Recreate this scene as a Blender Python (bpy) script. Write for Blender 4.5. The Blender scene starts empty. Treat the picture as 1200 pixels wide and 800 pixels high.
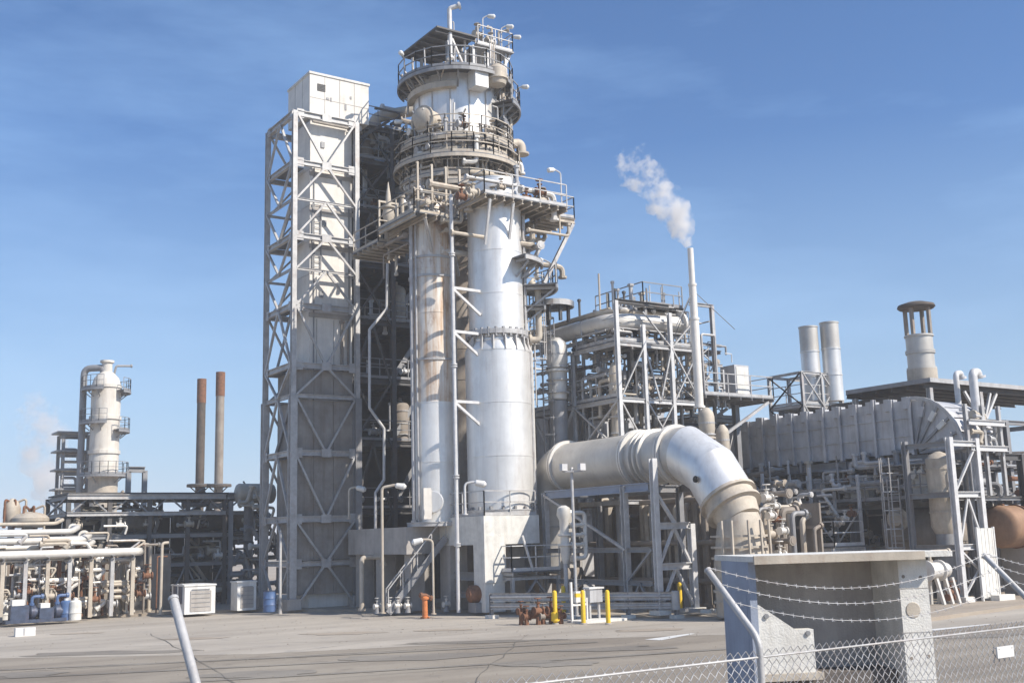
import bpy, math, random
from mathutils import Vector as V, Matrix
random.seed(7)
S = bpy.context.scene
COL = S.collection
R = math.radians
# ------------------------------------------------------------------ camera, sky, sun, exposure
ADDED_HAZE = 0.0009
YAW, PITCH, ROLL, F, CAMZ = R(-34), R(10.03), R(-1.6), 1300.0, 3.2
cd = bpy.data.cameras.new('camera'); cam = bpy.data.objects.new('camera', cd); COL.objects.link(cam)
cd.sensor_width = 36; cd.lens = F / 1200 * 36; cd.clip_end = 6000; cd.clip_start = 0.1
MW = Matrix.Translation((0, 0, CAMZ)) @ Matrix.Rotation(YAW, 4, 'Z') @ Matrix.Rotation(math.pi/2 + PITCH, 4, 'X') @ Matrix.Rotation(ROLL, 4, 'Z')
cam.matrix_world = MW; S.camera = cam
SUN_EL, SUN_AZ = R(41), R(150)          # azimuth from +Y towards +X
w = bpy.data.worlds.new('World'); S.world = w; w.use_nodes = True
nt = w.node_tree; bg = nt.nodes['Background']
sky = nt.nodes.new('ShaderNodeTexSky'); sky.sky_type = 'NISHITA'; sky.sun_disc = False
sky.sun_elevation = SUN_EL; sky.sun_rotation = SUN_AZ; sky.air_density = 1.0; sky.dust_density = 0.6; sky.ozone_density = 2.2
tc = nt.nodes.new('ShaderNodeTexCoord'); mp = nt.nodes.new('ShaderNodeMapping'); mp.inputs['Scale'].default_value = (1.2, 1.2, 5)
mp.inputs['Rotation'].default_value = (0.25, 0.1, 0.4)
nz = nt.nodes.new('ShaderNodeTexNoise'); nz.inputs['Scale'].default_value = 1.6; nz.inputs['Detail'].default_value = 7; nz.inputs['Roughness'].default_value = 0.55
cr = nt.nodes.new('ShaderNodeValToRGB'); cr.color_ramp.elements[0].position = 0.43; cr.color_ramp.elements[1].position = 0.85
cr.color_ramp.elements[1].color = (0.62, 0.62, 0.62, 1)
mx = nt.nodes.new('ShaderNodeMixRGB'); mx.inputs[2].default_value = (6.5, 7.3, 8.4, 1)
nt.links.new(tc.outputs['Generated'], mp.inputs[0]); nt.links.new(mp.outputs[0], nz.inputs['Vector'])
nt.links.new(nz.outputs['Fac'], cr.inputs[0]); nt.links.new(cr.outputs[0], mx.inputs[0]); nt.links.new(sky.outputs[0], mx.inputs[1])
tint = nt.nodes.new('ShaderNodeMixRGB'); tint.blend_type = 'MULTIPLY'; tint.inputs[0].default_value = 1; tint.inputs[2].default_value = (0.80, 1.14, 1.52, 1)
nt.links.new(mx.outputs[0], tint.inputs[1])
sx_ = nt.nodes.new('ShaderNodeSeparateXYZ'); nt.links.new(tc.outputs['Generated'], sx_.inputs[0])
hr = nt.nodes.new('ShaderNodeValToRGB'); he = hr.color_ramp.elements; he[0].position = 0.0; he[0].color = (0.88,)*3+(1,); he[1].position = 0.34; he[1].color = (0, 0, 0, 1)
em = hr.color_ramp.elements.new(0.12); em.color = (0.5,)*3+(1,)
nt.links.new(sx_.outputs['Z'], hr.inputs[0])
hz_ = nt.nodes.new('ShaderNodeMixRGB'); hz_.inputs[2].default_value = (4.5, 6.3, 8.2, 1)
nt.links.new(hr.outputs[0], hz_.inputs[0]); nt.links.new(tint.outputs[0], hz_.inputs[1]); nt.links.new(hz_.outputs[0], bg.inputs[0]); bg.inputs[1].default_value = 0.078
sl = bpy.data.lights.new('sun', 'SUN'); sl.energy = 5.0; sl.angle = R(0.53); sl.color = (1, 0.93, 0.83)
so = bpy.data.objects.new('sun', sl); COL.objects.link(so)
sd = V((math.sin(SUN_AZ)*math.cos(SUN_EL), math.cos(SUN_AZ)*math.cos(SUN_EL), math.sin(SUN_EL)))
so.rotation_euler = sd.to_track_quat('Z', 'Y').to_euler(); so.location = (0, 0, 80)
S.view_settings.view_transform = 'Standard'; S.view_settings.look = 'None'; S.view_settings.exposure = 0.33; S.cycles.volume_bounces = 6; S.view_settings.gamma = 1

# ------------------------------------------------------------------ surveying helpers (world axes = the plant's grid)
MI = MW.inverted(); CO = V((0, 0, CAMZ)); RM = MW.to_3x3(); FW = V((math.sin(-YAW), math.cos(YAW), 0))
def ray(px, py): return RM @ V(((px-600)/F, (400-py)/F, -1))
def P(px, py, D): d = ray(px, py); return CO + d*(D/d.dot(FW))
def PX(px, py, x): d = ray(px, py); return CO + d*(x/d.x)
def PY(px, py, y): d = ray(px, py); return CO + d*(y/d.y)
def PZ(px, py, z): d = ray(px, py); return CO + d*((z-CAMZ)/d.z)
def ZA(x, y, py):                      # height at plan position (x, y) seen at row py
    a = MI @ V((x, y, 0)); b = (MI @ V((x, y, 1))) - a; k = (400-py)/F
    return -(a.y + k*a.z) / (b.y + k*b.z)
def PR(p): q = MI @ V(p); return (600 - F*q.x/q.z, 400 + F*q.y/q.z)

# ------------------------------------------------------------------ materials
def mat(name, col, rough=0.6, metal=0.0, var=0.25, scale=1.5, rust=0.0, streak=0.0, bump=0.15, dirt=(0.12, 0.09, 0.07), bscale=30, sk=(0.48, 0.75)):
    m = bpy.data.materials.new(name); m.use_nodes = True; t = m.node_tree; N = t.nodes; L = t.links
    b = N['Principled BSDF']; b.inputs['Roughness'].default_value = rough; b.inputs['Metallic'].default_value = metal
    c = N.new('ShaderNodeTexCoord'); n1 = N.new('ShaderNodeTexNoise'); n1.inputs['Scale'].default_value = scale; n1.inputs['Detail'].default_value = 8; n1.inputs['Roughness'].default_value = 0.65
    L.new(c.outputs['Object'], n1.inputs['Vector'])
    r1 = N.new('ShaderNodeValToRGB'); e = r1.color_ramp.elements; e[0].position = 0.3; e[1].position = 0.7
    e[0].color = tuple(v*(1-var) for v in col) + (1,); e[1].color = tuple(min(1, v*(1+var*0.6)) for v in col) + (1,)
    L.new(n1.outputs['Fac'], r1.inputs[0]); out = r1.outputs[0]
    def layer(out, vec_scale, sc, lo, hi, colr, amt):
        mpn = N.new('ShaderNodeMapping'); mpn.inputs['Scale'].default_value = vec_scale; L.new(c.outputs['Object'], mpn.inputs[0])
        n = N.new('ShaderNodeTexNoise'); n.inputs['Scale'].default_value = sc; n.inputs['Detail'].default_value = 6; n.inputs['Roughness'].default_value = 0.7; L.new(mpn.outputs[0], n.inputs['Vector'])
        r = N.new('ShaderNodeValToRGB'); r.color_ramp.elements[0].position = lo; r.color_ramp.elements[1].position = hi
        r.color_ramp.elements[0].color = (0, 0, 0, 1); r.color_ramp.elements[1].color = (amt, amt, amt, 1); L.new(n.outputs['Fac'], r.inputs[0])
        x = N.new('ShaderNodeMixRGB'); L.new(r.outputs[0], x.inputs[0]); L.new(out, x.inputs[1]); x.inputs[2].default_value = tuple(colr)+(1,)
        return x.outputs[0]
    if streak: out = layer(out, (1, 1, 0.06), 3.0, sk[0], sk[1], dirt, streak)
    if rust: out = layer(out, (1, 1, 0.5), 2.2, 0.52, 0.68, (0.23, 0.10, 0.045), rust)
    L.new(out, b.inputs['Base Color'])
    if bump:
        n2 = N.new('ShaderNodeTexNoise'); n2.inputs['Scale'].default_value = bscale; n2.inputs['Detail'].default_value = 5; L.new(c.outputs['Object'], n2.inputs['Vector'])
        bp = N.new('ShaderNodeBump'); bp.inputs['Strength'].default_value = bump; bp.inputs['Distance'].default_value = 0.03; L.new(n2.outputs['Fac'], bp.inputs['Height']); L.new(bp.outputs[0], b.inputs['Normal'])
    return m
ALU = mat('aluminium_jacket', (0.82, 0.80, 0.765), 0.42, 0.5, 0.18, 0.5, 0.12, 0.42, 0.08, (0.42, 0.38, 0.34), 4)
ALUT = mat('aluminium_jacket_stained', (0.72, 0.67, 0.60), 0.5, 0.2, 0.2, 0.6, 0.6, 0.8, 0.08, (0.45, 0.26, 0.12), 4, (0.42, 0.60))
DUCT = mat('duct_cladding', (0.56, 0.53, 0.48), 0.5, 0.3, 0.18, 0.8, 0.1, 0.35, 0.08, (0.35, 0.31, 0.28), 3)
GALV = mat('galvanised_steel', (0.47, 0.46, 0.45), 0.55, 0.2, 0.25, 3, 0.25, 0.15)
WSTEEL = mat('pale_painted_steel', (0.62, 0.61, 0.60), 0.5, 0.1, 0.18, 3, 0.15, 0.15)
GSTEEL = mat('grey_painted_steel', (0.27, 0.27, 0.275), 0.55, 0.15, 0.2, 2, 0.15, 0.2)
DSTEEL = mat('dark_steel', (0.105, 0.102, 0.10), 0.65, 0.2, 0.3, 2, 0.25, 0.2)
GRATE = mat('deck_grating', (0.16, 0.165, 0.175), 0.7, 0.2, 0.3, 6, 0.2, 0)
CREAM = mat('cream_concrete', (0.74, 0.70, 0.64), 0.85, 0, 0.14, 1.2, 0.06, 0.3, 0.25, (0.40, 0.35, 0.29))
CREAM2 = mat('aged_cream_paint', (0.66, 0.615, 0.545), 0.7, 0, 0.15, 0.6, 0.15, 0.4)
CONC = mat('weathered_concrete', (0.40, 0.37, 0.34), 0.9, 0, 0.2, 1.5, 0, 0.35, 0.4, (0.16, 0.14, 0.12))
LCONC = mat('pale_concrete', (0.70, 0.68, 0.63), 0.85, 0, 0.2, 2.2, 0.06, 0.45, 0.4, (0.4, 0.36, 0.3))
BCONC = mat('blue_grey_shade', (0.30, 0.34, 0.42), 0.7, 0.1, 0.15, 1.5, 0, 0.2, 0.2)
DWALL = mat('dark_inner_wall', (0.125, 0.11, 0.10), 0.9, 0, 0.25, 1.2, 0.1, 0.4, 0.4)  # dark brown tone for the bay's inner plinth
GBCLAD = mat('grey_brown_cladding', (0.30, 0.275, 0.25), 0.8, 0.05, 0.3, 1.0, 0.15, 0.5)
TAN = mat('tan_insulation', (0.50, 0.44, 0.36), 0.7, 0.15, 0.22, 1.5, 0.25, 0.3, 0.15)
WHITEP = mat('white_insulation', (0.66, 0.63, 0.58), 0.5, 0.2, 0.12, 2, 0.1, 0.25, 0.1, (0.4, 0.34, 0.28))
RUST = mat('rusty_steel', (0.22, 0.105, 0.06), 0.9, 0.1, 0.45, 5, 0, 0, 0.4)
RUSTV = mat('weathered_rust_vessel', (0.34, 0.20, 0.12), 0.75, 0.15, 0.3, 1.2, 0.5, 0.3, 0.2)
BROWN = mat('brown_lagging', (0.30, 0.26, 0.22), 0.75, 0.15, 0.25, 1.2, 0.2, 0.3, 0.2)
CLAD = mat('blue_grey_cladding', (0.50, 0.50, 0.51), 0.55, 0.2, 0.25, 1, 0.15, 0.4, 0.1)
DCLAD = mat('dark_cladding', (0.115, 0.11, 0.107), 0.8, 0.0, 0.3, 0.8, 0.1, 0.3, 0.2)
YEL = mat('yellow_paint', (0.80, 0.52, 0.03), 0.5, 0, 0.12, 6, 0.25, 0)
ORANGE = mat('orange_paint', (0.62, 0.20, 0.06), 0.55, 0, 0.3, 5, 0.4, 0)
BLUE = mat('blue_paint', (0.07, 0.13, 0.27), 0.5, 0, 0.2, 4, 0.1, 0)
NAVY = mat('navy_machinery', (0.06, 0.08, 0.13), 0.5, 0.2, 0.4, 4, 0.15, 0)
WPAINT = mat('white_paint', (0.72, 0.71, 0.68), 0.55, 0, 0.12, 4, 0.12, 0.3)
SOOT = mat('sooty_brown_steel', (0.11, 0.09, 0.075), 0.85, 0.1, 0.4, 1.5, 0.2, 0.3)
BLACK = mat('black_opening', (0.02, 0.02, 0.022), 0.8)
def ground_mat(name, c1, c2, patch, fine=60):
    m = bpy.data.materials.new(name); m.use_nodes = True; t = m.node_tree; N = t.nodes; L = t.links; b = N['Principled BSDF']; b.inputs['Roughness'].default_value = 0.92
    c = N.new('ShaderNodeTexCoord')
    def noise(sc, vs=(1, 1, 1), rot=0, d=8):
        mpn = N.new('ShaderNodeMapping'); mpn.inputs['Scale'].default_value = vs; mpn.inputs['Rotation'].default_value = (0, 0, rot); L.new(c.outputs['Object'], mpn.inputs[0])
        n = N.new('ShaderNodeTexNoise'); n.inputs['Scale'].default_value = sc; n.inputs['Detail'].default_value = d; n.inputs['Roughness'].default_value = 0.65; L.new(mpn.outputs[0], n.inputs['Vector']); return n.outputs['Fac']
    def ramp(x, lo, hi, a, z):
        r = N.new('ShaderNodeValToRGB'); r.color_ramp.elements[0].position = lo; r.color_ramp.elements[1].position = hi; r.color_ramp.elements[0].color = a+(1,); r.color_ramp.elements[1].color = z+(1,); L.new(x, r.inputs[0]); return r.outputs[0]
    def mix(f, a, z, mode='MIX'):
        x = N.new('ShaderNodeMixRGB'); x.blend_type = mode; L.new(f, x.inputs[0]) if not isinstance(f, float) else setattr(x.inputs[0], 'default_value', f); L.new(a, x.inputs[1]); L.new(z, x.inputs[2]); return x.outputs[0]
    base = ramp(noise(0.12), 0.35, 0.65, c1, c2)
    str_ = ramp(noise(0.5, (0.06, 1, 1), 0.02), 0.4, 0.7, (1, 1, 1), (0.72, 0.71, 0.70))
    o = mix(1.0, base, str_, 'MULTIPLY')
    sp = ramp(noise(fine), 0.35, 0.65, (0.72, 0.72, 0.72), (1.15, 1.15, 1.15)); o = mix(0.7, o, sp, 'MULTIPLY')
    st = ramp(noise(0.9, d=10), 0.56, 0.66, (0, 0, 0), (0.5, 0.5, 0.5)); pc = N.new('ShaderNodeRGB'); pc.outputs[0].default_value = patch+(1,); o = mix(st, o, pc.outputs[0])
    L.new(o, b.inputs['Base Color'])
    bp = N.new('ShaderNodeBump'); bp.inputs['Strength'].default_value = 0.3; bp.inputs['Distance'].default_value = 0.02; L.new(noise(40), bp.inputs['Height']); L.new(bp.outputs[0], b.inputs['Normal'])
    return m
ASPH = ground_mat('sun_bleached_asphalt', (0.25, 0.21, 0.165), (0.34, 0.295, 0.235), (0.17, 0.145, 0.12))
APRON = ground_mat('dusty_concrete_apron', (0.38, 0.335, 0.28), (0.46, 0.41, 0.345), (0.25, 0.23, 0.21))
TAR = ground_mat('worn_dark_asphalt', (0.21, 0.185, 0.155), (0.28, 0.25, 0.21), (0.15, 0.135, 0.12))
TAR2 = mat('tar_seal', (0.13, 0.12, 0.105), 0.8, 0, 0.3, 4)
SAND = ground_mat('sandy_pad', (0.34, 0.28, 0.22), (0.42, 0.36, 0.29), (0.24, 0.20, 0.17))

# ------------------------------------------------------------------ mesh builder
class MB:
    def __init__(s): s.v = []; s.f = []; s.sm = []
    def add(s, vs, fs, smooth=False):
        o = len(s.v); s.v += [tuple(p) for p in vs]; s.f += [tuple(i+o for i in f) for f in fs]; s.sm += [smooth]*len(fs); return s
    def box(s, x0, x1, y0, y1, z0, z1):
        if x0 > x1: x0, x1 = x1, x0
        if y0 > y1: y0, y1 = y1, y0
        if z0 > z1: z0, z1 = z1, z0
        return s.add([(x, y, z) for z in (z0, z1) for y in (y0, y1) for x in (x0, x1)], [(0, 2, 3, 1), (4, 5, 7, 6), (0, 1, 5, 4), (2, 6, 7, 3), (0, 4, 6, 2), (1, 3, 7, 5)])
    def prism(s, prof, p, q, up=None):          # profile (a, b) swept straight from p to q
        p, q = V(p), V(q); d = (q-p).normalized(); up = V(up) if up else (V((0, 0, 1)) if abs(d.z) < 0.9 else V((0, 1, 0)))
        a = d.cross(up).normalized(); b = a.cross(d).normalized(); n = len(prof)
        vs = [e + a*i + b*j for e in (p, q) for i, j in prof]
        fs = [(i, (i+1) % n, n+(i+1) % n, n+i) for i in range(n)]
        return s.add(vs, fs + [tuple(range(n-1, -1, -1)), tuple(range(n, 2*n))])
    def bar(s, p, q, w, h=None, up=None):
        h = h or w; return s.prism([(-w/2, -h/2), (w/2, -h/2), (w/2, h/2), (-w/2, h/2)], p, q, up)
    def ibeam(s, p, q, w, h=None, up=None, t=0.13):
        h = h or w; a, b, k = w/2, h/2, t*h; e = w*0.07
        return s.prism([(-a, -b), (a, -b), (a, -b+k), (e, -b+k), (e, b-k), (a, b-k), (a, b), (-a, b), (-a, b-k), (-e, b-k), (-e, -b+k), (-a, -b+k)], p, q, up)
    def rev(s, p, d, prof, n=24, caps=True):    # profile (distance along d, radius)
        p = V(p); d = V(d).normalized(); a = d.cross(V((0, 0, 1)) if abs(d.z) < 0.9 else V((1, 0, 0))).normalized(); b = d.cross(a)
        vs = []; fs = []
        for t, r in prof:
            for i in range(n):
                g = 2*math.pi*i/n; vs.append(p + d*t + (a*math.cos(g)+b*math.sin(g))*max(r, 1e-4))
        for k in range(len(prof)-1):
            for i in range(n):
                j = (i+1) % n; fs.append((k*n+i, k*n+j, (k+1)*n+j, (k+1)*n+i))
        s.add(vs, fs, True)
        if caps: s.add(vs[:n], [tuple(range(n-1, -1, -1))]); s.add(vs[-n:], [tuple(range(n))])
        return s
    def tube(s, pts, r, n=8, bend=None, caps=True, segs=5):
        pts = [V(p) for p in pts]; bend = bend if bend is not None else 2.2*r; path = [pts[0]]
        for i in range(1, len(pts)-1):
            a, c, b = pts[i-1], pts[i], pts[i+1]; u = (a-c); w_ = (b-c); lu, lw = u.length, w_.length; u.normalize(); w_.normalize()
            ang = u.angle(w_); k = min(bend/max(math.tan(ang/2), 1e-3), lu*0.48, lw*0.48)
            if ang > 3.05 or k < 1e-4: path.append(c); continue
            p0, p1 = c+u*k, c+w_*k; m = segs
            for j in range(m+1):
                t = j/m; path.append((p0*(1-t)**2) + (c*(2*t*(1-t))) + (p1*t*t))
        path.append(pts[-1]); d = (path[1]-path[0]).normalized()
        a = d.cross(V((0, 0, 1)) if abs(d.z) < 0.9 else V((1, 0, 0))).normalized(); rr = r if isinstance(r, (list, tuple)) else None
        vs = []; m = len(path)
        for i, p in enumerate(path):
            t = (path[min(i+1, m-1)] - path[max(i-1, 0)]).normalized(); a = (a - t*a.dot(t)).normalized(); b = t.cross(a)
            for k in range(n): g = 2*math.pi*k/n; vs.append(p + (a*math.cos(g)+b*math.sin(g))*r)
        fs = [(i*n+k, i*n+(k+1) % n, (i+1)*n+(k+1) % n, (i+1)*n+k) for i in range(m-1) for k in range(n)]
        s.add(vs, fs, n > 5)
        if caps: s.add(vs[:n], [tuple(range(n-1, -1, -1))]); s.add(vs[-n:], [tuple(range(n))])
        return s
    def ring(s, c, r0, r1, z0, z1, a0=0, a1=360, n=32):
        full = abs(a1-a0) >= 360; m = n if full else n+1; vs = []; fs = []
        for i in range(m):
            g = R(a0 + (a1-a0)*i/n); cs, sn = math.cos(g), math.sin(g)
            for r, z in ((r0, z0), (r1, z0), (r1, z1), (r0, z1)): vs.append((c[0]+cs*r, c[1]+sn*r, z))
        for i in range(n):
            j = (i+1) % m
            for k in range(4): fs.append((i*4+k, j*4+k, j*4+(k+1) % 4, i*4+(k+1) % 4))
        if not full: fs += [(3, 2, 1, 0), (n*4, n*4+1, n*4+2, n*4+3)]
        return s.add(vs, fs)
    def obj(s, name, m, parent=None, label=None, kind=None):
        root = parent
        while root is not None and root.parent: root = root.parent
        o3 = root.location if root else V((0, 0, 0))
        me = bpy.data.meshes.new(name); me.from_pydata([(p[0]-o3.x, p[1]-o3.y, p[2]-o3.z) for p in s.v], [], s.f)
        me.polygons.foreach_set('use_smooth', s.sm); me.materials.append(m)
        if any(s.sm): me.set_sharp_from_angle(angle=R(38))
        o = bpy.data.objects.new(name, me); COL.objects.link(o)
        if parent: o.parent = parent
        if label: o['label'] = label
        if kind: o['kind'] = kind
        return o
def thing(name, label, cat, loc=(0, 0, 0), group=None):
    o = bpy.data.objects.new(name, None); o.empty_display_size = 0.2; COL.objects.link(o); o.location = V(loc)
    o['label'] = label; o['category'] = cat
    if group: o['group'] = group
    return o
def tag(o, label, cat, group=None):
    o['label'] = label; o['category'] = cat
    if group: o['group'] = group
    return o
def copy_thing(r, loc, label=None, rz=None):
    def cp(o, par):
        c = o.copy(); COL.objects.link(c); c.parent = par
        for ch in list(o.children): cp(ch, c)
        return c
    c = cp(r, None); c.location = V(loc)
    if rz is not None: c.rotation_euler.z = rz
    if label: c['label'] = label
    return c
def I(par, name, p, q, w, m, h=None, up=None): return MB().ibeam(p, q, w, h, up).obj(name, m, par)
def B(par, name, p, q, w, m, h=None, up=None): return MB().bar(p, q, w, h, up).obj(name, m, par)
def pipe(par, pts, r, m, name='pipe', n=10, flange=True, bend=None, label=None):
    b = MB().tube(pts, r, n, bend)
    if flange and r > 0.05:
        for p, q in ((pts[0], pts[1]), (pts[-1], pts[-2])):
            d = (V(q)-V(p)).normalized(); b.rev(V(p)+d*0.02, d, [(0, r*1.6), (0.05, r*1.6), (0.06, r*1.6), (0.11, r*1.6)], n)
    return b.obj(name, m, par, label)
def lone_pipe(label, pts, r, m, name='process_pipe', cat='pipe', **k):
    o = pipe(None, [V(p) for p in pts], r, m, name, **k); return tag(o, label, cat)
def railing(par, pts, z, m, closed=False, gap=1.5, h=1.07, r=0.022):
    b = MB(); P2 = [V((p[0], p[1], z)) for p in pts]
    if closed: P2.append(P2[0])
    for a, c in zip(P2, P2[1:]):
        L_ = (c-a).length; k = max(1, round(L_/gap))
        for i in range(k+1): p = a.lerp(c, i/k); b.bar(p, p+V((0, 0, h)), 2*r)
        for hh in (h, h*0.55): b.bar(a+V((0, 0, hh)), c+V((0, 0, hh)), 2*r)
        b.bar(a+V((0, 0, 0.08)), c+V((0, 0, 0.08)), 0.012, 0.14)
    return b.obj('railing', m, par)
def deck(par, x0, x1, y0, y1, z, m=None, jm=None, step=0.9, t=0.05, jw=0.12):
    MB().box(x0, x1, y0, y1, z-t, z).obj('deck', m or GRATE, par)
    jm = jm or GSTEEL
    lx, ly = x1-x0, y1-y0
    if lx >= ly:
        k = max(2, int(lx/step)+1)
        for i in range(k): x = x0+0.08+(lx-0.16)*i/(k-1); I(par, 'joist', (x, y0, z-t-jw/2-0.002), (x, y1, z-t-jw/2-0.002), jw*0.6, jm, jw)
    else:
        k = max(2, int(ly/step)+1)
        for i in range(k): y = y0+0.08+(ly-0.16)*i/(k-1); I(par, 'joist', (x0, y, z-t-jw/2-0.002), (x1, y, z-t-jw/2-0.002), jw*0.6, jm, jw)
def ladder(par, p, z1, axis, m, w=0.45, cage=True, out=None):
    p = V(p); ax = V(axis); b = MB()
    for s_ in (-1, 1): q = p+ax*(s_*w/2); b.bar(q, (q.x, q.y, z1), 0.05)
    z = p.z+0.3
    while z < z1: b.bar(p+ax*(-w/2)+V((0, 0, z-p.z)), p+ax*(w/2)+V((0, 0, z-p.z)), 0.03); z += 0.3
    if cage and out:
        ov = V(out); z = p.z+2.2
        while z < z1+0.9:
            c = V((p.x, p.y, z))
            prev = None
            for k in range(7):
                g = math.pi*k/6; q = c - ax*(math.cos(g)*0.36) + ov*(math.sin(g)*0.7)
                if prev is not None: b.bar(prev, q, 0.04, 0.05)
                prev = q
            z += 0.8
        for g in (0.25, 0.5, 0.75):
            g *= math.pi; q = p - ax*(math.cos(g)*0.36) + ov*(math.sin(g)*0.7); b.bar((q.x, q.y, p.z+2.2), (q.x, q.y, z1+0.9), 0.035)
    return b.obj('ladder', m, par)
def frame(par, xs, ys, zs, m, w=0.26, bw=None, base=0, skip=lambda x, y: False, bm=None):
    bw = bw or w*0.9; bm = bm or m; top = zs[-1]
    for x in xs:
        for y in ys:
            if not skip(x, y): I(par, 'post', (x, y, base), (x, y, top+bw/2), w, m, w*0.95, (0, 1, 0))
    for z in zs:
        for y in ys:
            for a, c in zip(xs, xs[1:]):
                I(par, 'beam', (a+w/2, y, z), (c-w/2, y, z), bw*0.7, bm, bw)
        for x in xs:
            for a, c in zip(ys, ys[1:]):
                I(par, 'beam', (x, a+w/2, z), (x, c-w/2, z), bw*0.7, bm, bw)
def brace_bay(par, a, c, z0, z1, kind, m, w=0.11, off=(0, 0, 0)):
    a, c, off = V((a[0], a[1], 0)), V((c[0], c[1], 0)), V(off); mid = (a+c)/2
    def g(p, z): return V((p.x, p.y, z)) + off
    if kind == 'V': prs = [(g(a, z1), g(mid, z0)), (g(c, z1), g(mid, z0))]
    elif kind == 'A': prs = [(g(a, z0), g(mid, z1)), (g(c, z0), g(mid, z1))]
    elif kind == 'X': prs = [(g(a, z0), g(c, z1)), (g(c, z0)+V((0, 0, 0.0))+off*0.4, g(a, z1)+off*0.4)]
    elif kind == '/': prs = [(g(a, z0), g(c, z1))]
    else: prs = [(g(a, z1), g(c, z0))]
    for p, q in prs: B(par, 'brace', p, q, w, m, w*0.8)
def lamp_post(par, p, h, arm, m):        # little platform flood light on a bent pole
    p = V(p); a = V(arm); b = MB().tube([p, p+V((0, 0, h)), p+V((0, 0, h+0.1))+a], 0.035, 6, 0.15)
    o = b.obj('lamp_pole', m, par); q = p+V((0, 0, h+0.1))+a
    MB().rev(q-V((0, 0, 0.02)), a.normalized()+V((0, 0, -0.25)), [(0, 0.05), (0.08, 0.11), (0.38, 0.13), (0.45, 0.05)], 10).obj('lamp_head', WPAINT, o)
def ring_platform(par, c, r0, r1, z, m=GSTEEL, a0=0, a1=360, rail=True, brackets=8, deck_m=None, n=32):
    d = MB().ring(c, r0, r1, z-0.06, z, a0, a1, n).obj('ring_platform', deck_m or GRATE, par)
    MB().ring(c, r1-0.06, r1+0.02, z-0.24, z-0.062, a0, a1, n).obj('edge_beam', m, d)
    for k in range(brackets):
        g = R(a0+(a1-a0)*(k+0.5)/brackets); u = V((math.cos(g), math.sin(g), 0)); cc = V((c[0], c[1], z-0.14))
        B(d, 'bracket', cc+u*(r0-0.02), cc+u*(r1-0.08), 0.09, m, 0.13)
        B(d, 'bracket', cc+u*(r0-0.02)+V((0, 0, -(r1-r0)*0.75)), cc+u*(r1-0.2)+V((0, 0, -0.08)), 0.08, m)
    if rail:
        k = max(6, int((a1-a0)/18)); pts = [(c[0]+math.cos(R(a0+(a1-a0)*i/k))*(r1-0.03), c[1]+math.sin(R(a0+(a1-a0)*i/k))*(r1-0.03)) for i in range(k+1)]
        o = railing(d, pts, z, m, gap=1.2)
    return d
def vessel_shell(par, c, segs, m, n=40, lip=0.02, step=1.6, name='shell_section'):
    # segs: list of (z, r) from the bottom; straight runs split into jacket sections with raised seams
    for (za, ra), (zb, rb) in zip(segs, segs[1:]):
        k = max(1, round((zb-za)/step)) if abs(ra-rb) < 1e-3 else 1
        for i in range(k):
            z0, z1 = za+(zb-za)*i/k, za+(zb-za)*(i+1)/k; r0_, r1_ = ra+(rb-ra)*i/k, ra+(rb-ra)*(i+1)/k
            MB().rev((c[0], c[1], z0), (0, 0, 1), [(0, r0_+lip*0.2), (0.05, r0_), (z1-z0-0.06, r1_), (z1-z0-0.05, r1_+lip), (z1-z0-0.001, r1_+lip)], n).obj(name, m, par)
def drum(par, p, d, L_, r, m, name='shell', n=24, head=0.35):
    prof = [(-head*r*math.sin(R(90-a)), r*math.sin(R(a))) for a in (4, 25, 45, 65, 90)] + [(L_+head*r*math.sin(R(a)), r*math.cos(R(a))) for a in (0, 25, 45, 65, 86)]
    return MB().rev(p, d, prof, n).obj(name, m, par)
def valve(par, p, s, m, name='valve'):
    p = V(p); b = MB().rev(p-V((s*0.6, 0, 0)), (1, 0, 0), [(0, s*.5), (s*.12, s*.5), (s*.14, s*.28), (s*.6, s*.42), (s*1.06, s*.28), (s*1.08, s*.5), (s*1.2, s*.5)], 10)
    b.rev(p+V((0, 0, s*.2)), (0, 0, 1), [(0, s*.2), (s*.6, s*.16), (s*.65, s*.3), (s*.75, s*.3)], 8); b.rev(p+V((0, 0, s*.9)), (0, 0, 1), [(0, s*.05), (s*.5, s*.05)], 6)
    b.rev(p+V((0, 0, s*1.3)), (0, 0, 1), [(0, s*.4), (s*.06, s*.45), (s*.12, s*.4)], 12)
    return b.obj(name, m, par)

# ------------------------------------------------------------------ ground
def sheet(name, pts, z, m):
    o = MB().add([(p[0], p[1], z) for p in pts], [tuple(range(len(pts)))]).obj(name, m, None, None, 'structure'); return o
sheet('ground', [(-3000, -3000), (3000, -3000), (3000, 3000), (-3000, 3000)], 0, ASPH)
def g2(px, py): q = PZ(px, py, 0); return (q.x, q.y)
sheet('apron', [g2(-260, 775), g2(60, 770), g2(300, 766), g2(520, 755), g2(720, 747), g2(860, 743), g2(1000, 748), g2(1330, 715), (60, 24), (46, 29), (37, 40), (30, 50), (20, 62), (5, 66)], 0.004, APRON)
pad = [g2(-260, 741), g2(0, 728), g2(110, 724), g2(290, 716.5), g2(560, 717.5), g2(790, 717), g2(872, 714), (33.45, 24.55), (64, 29.0), (140, 60), (120, 160), (-20, 160)]
MB().add([(p[0], p[1], z) for z in (0.0, 0.13) for p in pad], [tuple(range(len(pad), 2*len(pad)))] + [(i, (i+1) % len(pad), len(pad)+(i+1) % len(pad), len(pad)+i) for i in range(len(pad))]).obj('plant_pad', SAND, None, None, 'structure')
PZ0 = 0.13
rg = random.Random(11)
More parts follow.
